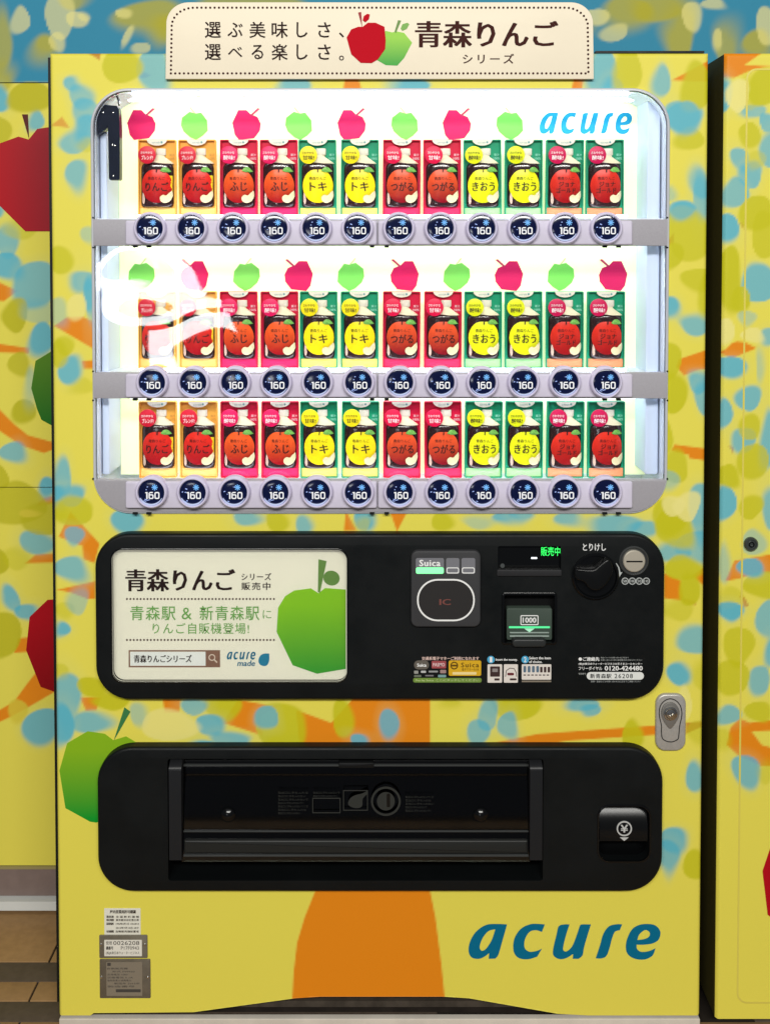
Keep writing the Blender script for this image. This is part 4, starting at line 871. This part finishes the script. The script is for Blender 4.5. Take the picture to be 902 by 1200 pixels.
# ================================================================== HEADER SIGN
yS = -0.010
q = RX(194, 2.5, 695.5, 92.5, yS); SG = empty('header_sign', ((q[0]+q[1])/2, yS+0.003, q[2]))
tag(SG, 'cream header sign with dotted brown border and two apples above the drinks machine', 'sign')
def sign_outline(d):
    return [P(a_, b_, yS) for a_, b_ in ([(194+d, 92.5-d), (695.5-d, 92.5-d), (695-d, 50), (694.6-d, 25+d*0.3)]
        + [(694.6-d-26+26*math.cos(math.radians(t_)), 27+d*0.55-(24.5-d*0.45)*math.sin(math.radians(t_))) for t_ in range(10, 91, 10)]
        + [(221+d-26*math.sin(math.radians(t_)), 27+d*0.55-(24.5-d*0.45)*math.cos(math.radians(t_))) for t_ in range(0, 81, 10)] + [(195+d, 25+d*0.3), (194.6+d, 50)])]
MB().plate(sign_outline(0), yS, yS+0.006, 0.0012, 2).build('board', M_CREAM, SG)
bo = sign_outline(6.5); dmb = MB(); seg = []; yd = yS-0.0005
tot = 0; pts = [Vector(p) for p in bo]+[Vector(bo[0])]; step = 5.05*k1; carry = 0
for a_, b_ in zip(pts, pts[1:]):
    L = (b_-a_).length; s_ = carry
    while s_ < L:
        c_ = a_+(b_-a_)*(s_/L); dmb.plate(circ(c_.x, c_.y, 1.35*k1, 8), yd, yd+0.0006); s_ += step
    carry = s_-L
dmb.build('dotted_border', M_BROWN, SG, smooth=False)
def spaced(body, x0, x1, y0, y1, m, par, adv, bold, y, sizes):
    o = MB()
    for k, ch in enumerate(body):
        cx_ = x0+adv*k; w_, h_, dx_, dy_ = sizes.get(ch, (19, 19, 0, 0))
        X0, X1, Z0, Z1 = RX(cx_-w_/2+dx_, (y0+y1)/2-h_/2+dy_, cx_+w_/2+dx_, (y0+y1)/2+h_/2+dy_, y)
        text_mb(o, ch, X0, X1, Z0, Z1, y, bold)
    return o.build('lettering', m, par, smooth=False)
SZ = {'し': (13, 18, 0, 0), 'さ': (15, 18, 0, 0), '、': (6, 6, -6, 6), '。': (6, 6, -6, 7), 'ぶ': (18, 17, 0, 0), 'べ': (17, 12, 0, 0), 'る': (14, 17, 0, 0)}
spaced('選ぶ美味しさ、', 249.5, 0, 25, 45, M_DKINK, SG, 26.1, 0.012, yd, SZ)
spaced('選べる楽しさ。', 249.5, 0, 51, 71, M_DKINK, SG, 26.1, 0.012, yd, SZ)
text('青森りんご', (486, 24.5, 654, 55.5), yd, M_BROWN, SG, bold=0.034)
text('シリーズ', (542, 63, 602, 74.5), yd, M_BROWN, SG, bold=0.02, spacing=1.35)
g_ = lambda pts: [(395+a_/3.34, 5+b_/3.34) for a_, b_ in pts]
sa = print_poly(g_([(190, 104), (215, 110), (232, 106), (262, 112), (293, 150), (262, 210), (235, 240), (190, 238), (150, 215), (160, 130)]), yd, gradmat('sign_green', (58, 160, 54), (146, 204, 64)), SG, 'apple_print')
print_poly(g_([(238, 62), (250, 64), (230, 112), (224, 108)]), yd-0.0003, M_STEMG, sa, 'stem_print'); print_poly(g_([(248, 95), (255, 78), (275, 72), (282, 78), (272, 96), (255, 104)]), yd-0.0003, mat('sign_leaf', (120, 170, 80), 0.5), sa, 'leaf_print')
sr = print_poly(g_([(37, 130), (55, 98), (82, 88), (100, 88), (120, 72), (150, 72), (185, 88), (190, 140), (188, 175), (160, 215), (135, 230), (92, 229), (55, 195)]), yd-0.0006, M_RED, SG, 'apple_print')
print_poly(g_([(82, 32), (94, 30), (98, 90)]), yd-0.0009, mat('sign_stem_red', (150, 20, 34), 0.5), sr, 'stem_print'); print_poly(g_([(100, 62), (104, 46), (118, 37), (128, 40), (124, 58), (110, 70)]), yd-0.0009, M_RED, sr, 'leaf_print')

# ================================================================== DRINK SAMPLES
s = K(YS); CW, CH = 44.0, 90.5
def TX(u_, v_): return ((u_-CW/2)*s, (CH-v_)*s)
BD = 7.5
def bot_y(x, z, off=0.0):                                      # front surface of the half bottle
    t_ = x/(18.8*s); return -(1.6+BD*math.sqrt(max(0.0, 1-min(1, t_*t_)))**0.8)*s-off
def conform(pts, off, dome=0.0, rings=4):
    c = (sum(p[0] for p in pts)/len(pts), sum(p[1] for p in pts)/len(pts)); mb = MB(); last = None
    for k in range(rings):
        f = 1-k/rings; ps = [(c[0]+(p[0]-c[0])*f, c[1]+(p[1]-c[1])*f) for p in pts]
        i = len(mb.v); mb.v += [(x, bot_y(x, z, off*s+dome*s*math.sqrt(1-f*f)), z) for x, z in ps]; cur = list(range(i, i+len(ps)))
        if last: mb.bridge(last, cur)
        last = cur
    mb.v.append((c[0], bot_y(*c, off*s+dome*s), c[1])); n = len(pts); e_ = len(mb.v)-1
    mb.f += [(last[i], last[(i+1) % n], e_) for i in range(n)]
    return mb
M_BOTTLE = mat('bottle_dark', (44, 22, 24), 0.14, spec=0.6); M_CAP = mat('bottle_cap_white', (226, 220, 204), 0.4)
M_SLICE = mat('apple_slice', (226, 212, 170), 0.5); M_LEAFS = mat('sample_leaf', (88, 158, 70), 0.4, rgb2=(130, 190, 90), vscale=300)
M_TXD = mat('label_ink', (46, 18, 16), 0.5); M_ACR = glass('sample_sleeve', (0.99, 0.99, 0.99), 0.05, 0.0)
KINDS = [
 dict(card=(240, 176, 72), badge=(208, 24, 52), btx=(250, 240, 240), bt='ブレンド!', apple=((148, 6, 22), (222, 44, 30)), main=['りんご'], foot=(244, 196, 110), side=(232, 206, 30), word='orange card'),
 dict(card=(212, 10, 62), badge=(222, 20, 92), btx=(250, 236, 240), bt='酸味!', apple=((150, 4, 18), (238, 92, 34)), main=['ふじ'], foot=(226, 30, 96), side=None, word='crimson card'),
 dict(card=(18, 152, 112), badge=(242, 222, 18), btx=(60, 50, 20), bt='甘味!', apple=((232, 206, 12), (246, 226, 24)), main=['トキ'], foot=(246, 226, 110), side=None, word='green card'),
 dict(card=(212, 10, 62), badge=(222, 16, 70), btx=(250, 236, 240), bt='甘味!', apple=((122, 4, 22), (232, 84, 40)), main=['つがる'], foot=(228, 40, 92), side=None, word='crimson card'),
 dict(card=(18, 152, 112), badge=(226, 230, 20), btx=(60, 56, 20), bt='酸味!', apple=((214, 216, 16), (236, 236, 24)), main=['きおう'], foot=(168, 220, 150), side=None, word='green card'),
 dict(card=(18, 152, 112), badge=(200, 16, 80), btx=(250, 236, 240), bt='酸味!', apple=((138, 6, 14), (222, 46, 28)), main=['ジョナ', 'ゴールド'], foot=(238, 150, 104), side=None, word='green card')]
def circle_px(cx_, cy_, rx_, ry_=None, n=26, f=None):
    out = []
    for k in range(n):
        a_ = 2*math.pi*k/n; q_ = f(a_) if f else 1
        out.append(TX(cx_+rx_*q_*math.cos(a_), cy_-(ry_ or rx_)*q_*math.sin(a_)))
    return out
def make_sample(ki):
    d = KINDS[ki]; nm = 'kind%d' % ki
    root = empty('drink_sample', (0, 0, 0))
    mc = mat('sample_card_'+nm, d['card'], 0.4); mf = mat('sample_foot_'+nm, d['foot'], 0.45)
    x0, z1 = TX(0, 0); x1, z0 = TX(CW, CH)
    mb = MB().plate(rr(x0, x1, z0, z1, 1.4*s, 3), 0.0, 0.003)
    mb.ring(rr(x0, x1, z0, z1, 1.4*s, 3), rr(x0+1.2*s, x1-1.2*s, z0+1.2*s, z1-1.2*s, 0.8*s, 3), -5.0*s, 0.0, 0.4*s)
    card = mb.build('card', mc, root)
    xa, za = TX(11, -0.4); xb, zb = TX(33.5, 7.2)
    hd_ = [TX(22+11.6*math.cos(t_), 0.4+6.6*math.sin(t_)) for t_ in [math.pi*k/14 for k in range(15)]]
    MB().plate(hd_, -5.4*s, -4.6*s).build('header_tab', M_CAP, card, smooth=False)
    q_ = [TX(*p) for p in ((1.4, 79.5), (42.6, 79.5), (42.6, 89.5), (1.4, 89.5))]; MB().plate(q_, -1.0*s, 0.0).build('foot_band', mf, card, smooth=False)
    hp = MB(); hp.plate(circle_px(27.6, 3.2, 1.3, n=10), -5.7*s, -5.3*s)
    text_mb(hp, 'acure made', *TX(16.5, 4.2)[:1], TX(25.4, 3)[0], TX(0, 4.6)[1], TX(0, 2.2)[1], -5.7*s); hp.build('header_mark', mat('tab_ink', (120, 160, 160), 0.5), card, smooth=False)
    # half bottle: white cap and neck, dark body
    def half(prof, m, name, par, dep):
        mb = MB(); last = None; n = 14
        for (v_, hw) in prof:
            ps = []
            for k in range(n+1):
                a_ = math.pi*k/n; x = -math.cos(a_)*hw*s
                ps.append((x+cxo, -(0.8+dep*math.sin(a_)**0.8*(hw/18.8)**0.7)*s, TX(0, v_)[1]))
            i = len(mb.v); mb.v += ps; cur = list(range(i, i+n+1))
            if last: mb.f += [(last[k], last[k+1], cur[k+1], cur[k]) for k in range(n)]
            else: mb.f.append(tuple(cur))
            last = cur
        mb.f.append(tuple(last)); return mb.build(name, m, par)
    cxo = TX(26, 0)[0]
    half([(10.2, 5.6), (10.6, 5.9), (17.5, 5.9), (18, 5.4)], M_CAP, 'bottle_cap', root, BD)
    cxo = TX(24.5, 0)[0]
    half([(18, 5.6), (20, 6.4), (23, 10.5), (26, 15), (28, 17)], mat('bottle_shoulder', (230, 218, 186), 0.3), 'bottle_shoulder', root, BD)
    cxo = 0.0
    bt = half([(27, 13.5), (28.2, 16.4), (30, 18.0), (33, 18.8), (74, 18.8), (77, 18.4), (78.5, 17.0)], M_BOTTLE, 'bottle', root, BD+0.8)
    if d['side']:
        conform([TX(*p) for p in ((34.5, 42), (40.2, 42), (40.2, 66), (34.5, 66))], 0.4).build('label_edge', mat('label_yellow', d['side'], 0.4), bt)
    ma = MATS.get('sample_apple_'+nm) or gradmat('sample_apple_'+nm, d['apple'][0], d['apple'][1], 2, 0.28)
    ap = conform(circle_px(22.4, 54.0, 17.2, 20.0, 30, lambda a_: 1+0.05*math.cos(2*a_)*0-0.07*max(0, math.sin(a_))**14+0.03*abs(math.cos(a_))), 0.5, 1.3).build('apple', ma, bt)
    MB().stroke([(p[0], p[1]) for p in (TX(22.4, 38.5), TX(22.8, 34.5))], 1.1*s, -(BD+4.2)*s, -(BD+1)*s).build('apple_stem', M_TXD, bt, smooth=False)
    conform([TX(*p) for p in catmull([(26.5, 36.8, 1), (30, 33), (35, 33), (39.4, 37.6, 1), (35, 38.4), (30, 38.2)], 3)], 2.2, 0.5).build('leaf', M_LEAFS, bt)
    conform([TX(*p) for p in catmull([(40, 59.5, 1), (40.6, 66), (37.5, 72), (32, 74.2), (27.5, 72), (26.6, 67.5), (30, 64.6), (33.5, 65.4), (36.5, 62.5)], 3)], 2.6, 0.7).build('apple_slice', M_SLICE, bt)
    conform([TX(*p) for p in catmull([(6, 62), (8, 66), (8.6, 72), (7.2, 75.5), (5.4, 72)], 2)], 0.9, 0.2).build('side_slice', mat('side_slice', (206, 176, 160), 0.45), bt)
    lt = MB(); yf2 = lambda x, z: bot_y(x, z, 2.1*s)
    text_mb(lt, '青森りんご', TX(12.5, 0)[0], TX(32.5, 0)[0], TX(0, 47.6)[1], TX(0, 43.8)[1], 0, 0.0, yfun=yf2)
    if len(d['main']) == 1: text_mb(lt, d['main'][0], TX(9.5 if len(d['main'][0]) > 2 else 13, 0)[0], TX(36 if len(d['main'][0]) > 2 else 33, 0)[0], TX(0, 60.5)[1], TX(0, 50)[1], 0, 0.022, yfun=yf2)
    else:
        text_mb(lt, d['main'][0], TX(14, 0)[0], TX(33, 0)[0], TX(0, 55.5)[1], TX(0, 49.5)[1], 0, 0.03, yfun=yf2); text_mb(lt, d['main'][1], TX(11, 0)[0], TX(34, 0)[0], TX(0, 62.5)[1], TX(0, 56.5)[1], 0, 0.03, yfun=yf2)
    lt.build('lettering', M_TXD, bt, smooth=False)
    bg = MB().plate(circle_px(11.8, 18.6, 10.3, n=28), -(BD+4.5)*s, -(BD+3.0)*s, 0.4*s, 2).build('badge', mat('sample_badge_'+nm, d['badge'], 0.35), root)
    bt2 = MB(); text_mb(bt2, d['bt'], TX(5.5, 0)[0], TX(18.8, 0)[0], TX(0, 24.4)[1], TX(0, 19.2)[1], -(BD+4.8)*s, 0.02)
    text_mb(bt2, 'さわやかな', TX(4.6, 0)[0], TX(18.4, 0)[0], TX(0, 17.6)[1], TX(0, 14.6)[1], -(BD+4.8)*s, 0.01); bt2.build('badge_lettering', mat('badge_ink_'+nm, d['btx'], 0.5), bg, smooth=False)
    jt = MB(); text_mb(jt, '果汁', TX(35.6, 0)[0], TX(42, 0)[0], TX(0, 19)[1], TX(0, 16)[1], -1.2*s, 0.02); text_mb(jt, '100%', TX(35, 0)[0], TX(42.4, 0)[0], TX(0, 23.2)[1], TX(0, 20.4)[1], -1.2*s, 0.02)
    jt.build('juice_mark', mat('juice_ink_'+nm, (206, 150, 70) if ki == 0 else (236, 200, 210) if ki in (1, 3) else (150, 222, 200), 0.5), card, smooth=False)
    return root
def copy_tree(o, parent=None):
    c = o.copy(); COL.objects.link(c); c.parent = parent
    for ch in list(o.children): copy_tree(ch, c)
    return c
ORD = ['first', 'second', 'third', 'fourth', 'fifth', 'sixth', 'seventh', 'eighth', 'ninth', 'tenth', 'eleventh', 'twelfth']
ROWN = ['top', 'middle', 'bottom']
FRUIT = ['red', 'red', 'yellow', 'red', 'yellow', 'red']
lefts = [161.5, 209.3, 257, 304.4, 350.6, 399, 448, 496, 543.3, 591, 639, 687]
proto = {}
for r in range(3):
    for i in range(12):
        ki = i//2
        if ki in proto: o = copy_tree(proto[ki])
        else: o = proto[ki] = make_sample(ki)
        off = (0, 0.6, 1.2)[r]
        x = P(lefts[i]+22+off, tops[r]+44, YS)[0]
        o.location = (x, YS+5*s, sz[r]); o.rotation_euler.z = math.radians(random.uniform(-2.2, 2.2)); o.rotation_euler.y = math.radians(random.uniform(-0.5, 0.5)); o.location.x += random.uniform(-0.0007, 0.0007)
        tag(o, '%s drink sample with %s apple label, %s from left in the %s row' % (KINDS[ki]['word'], FRUIT[ki], ORD[i], ROWN[r]), 'drink sample', 'drink samples behind the window panes')
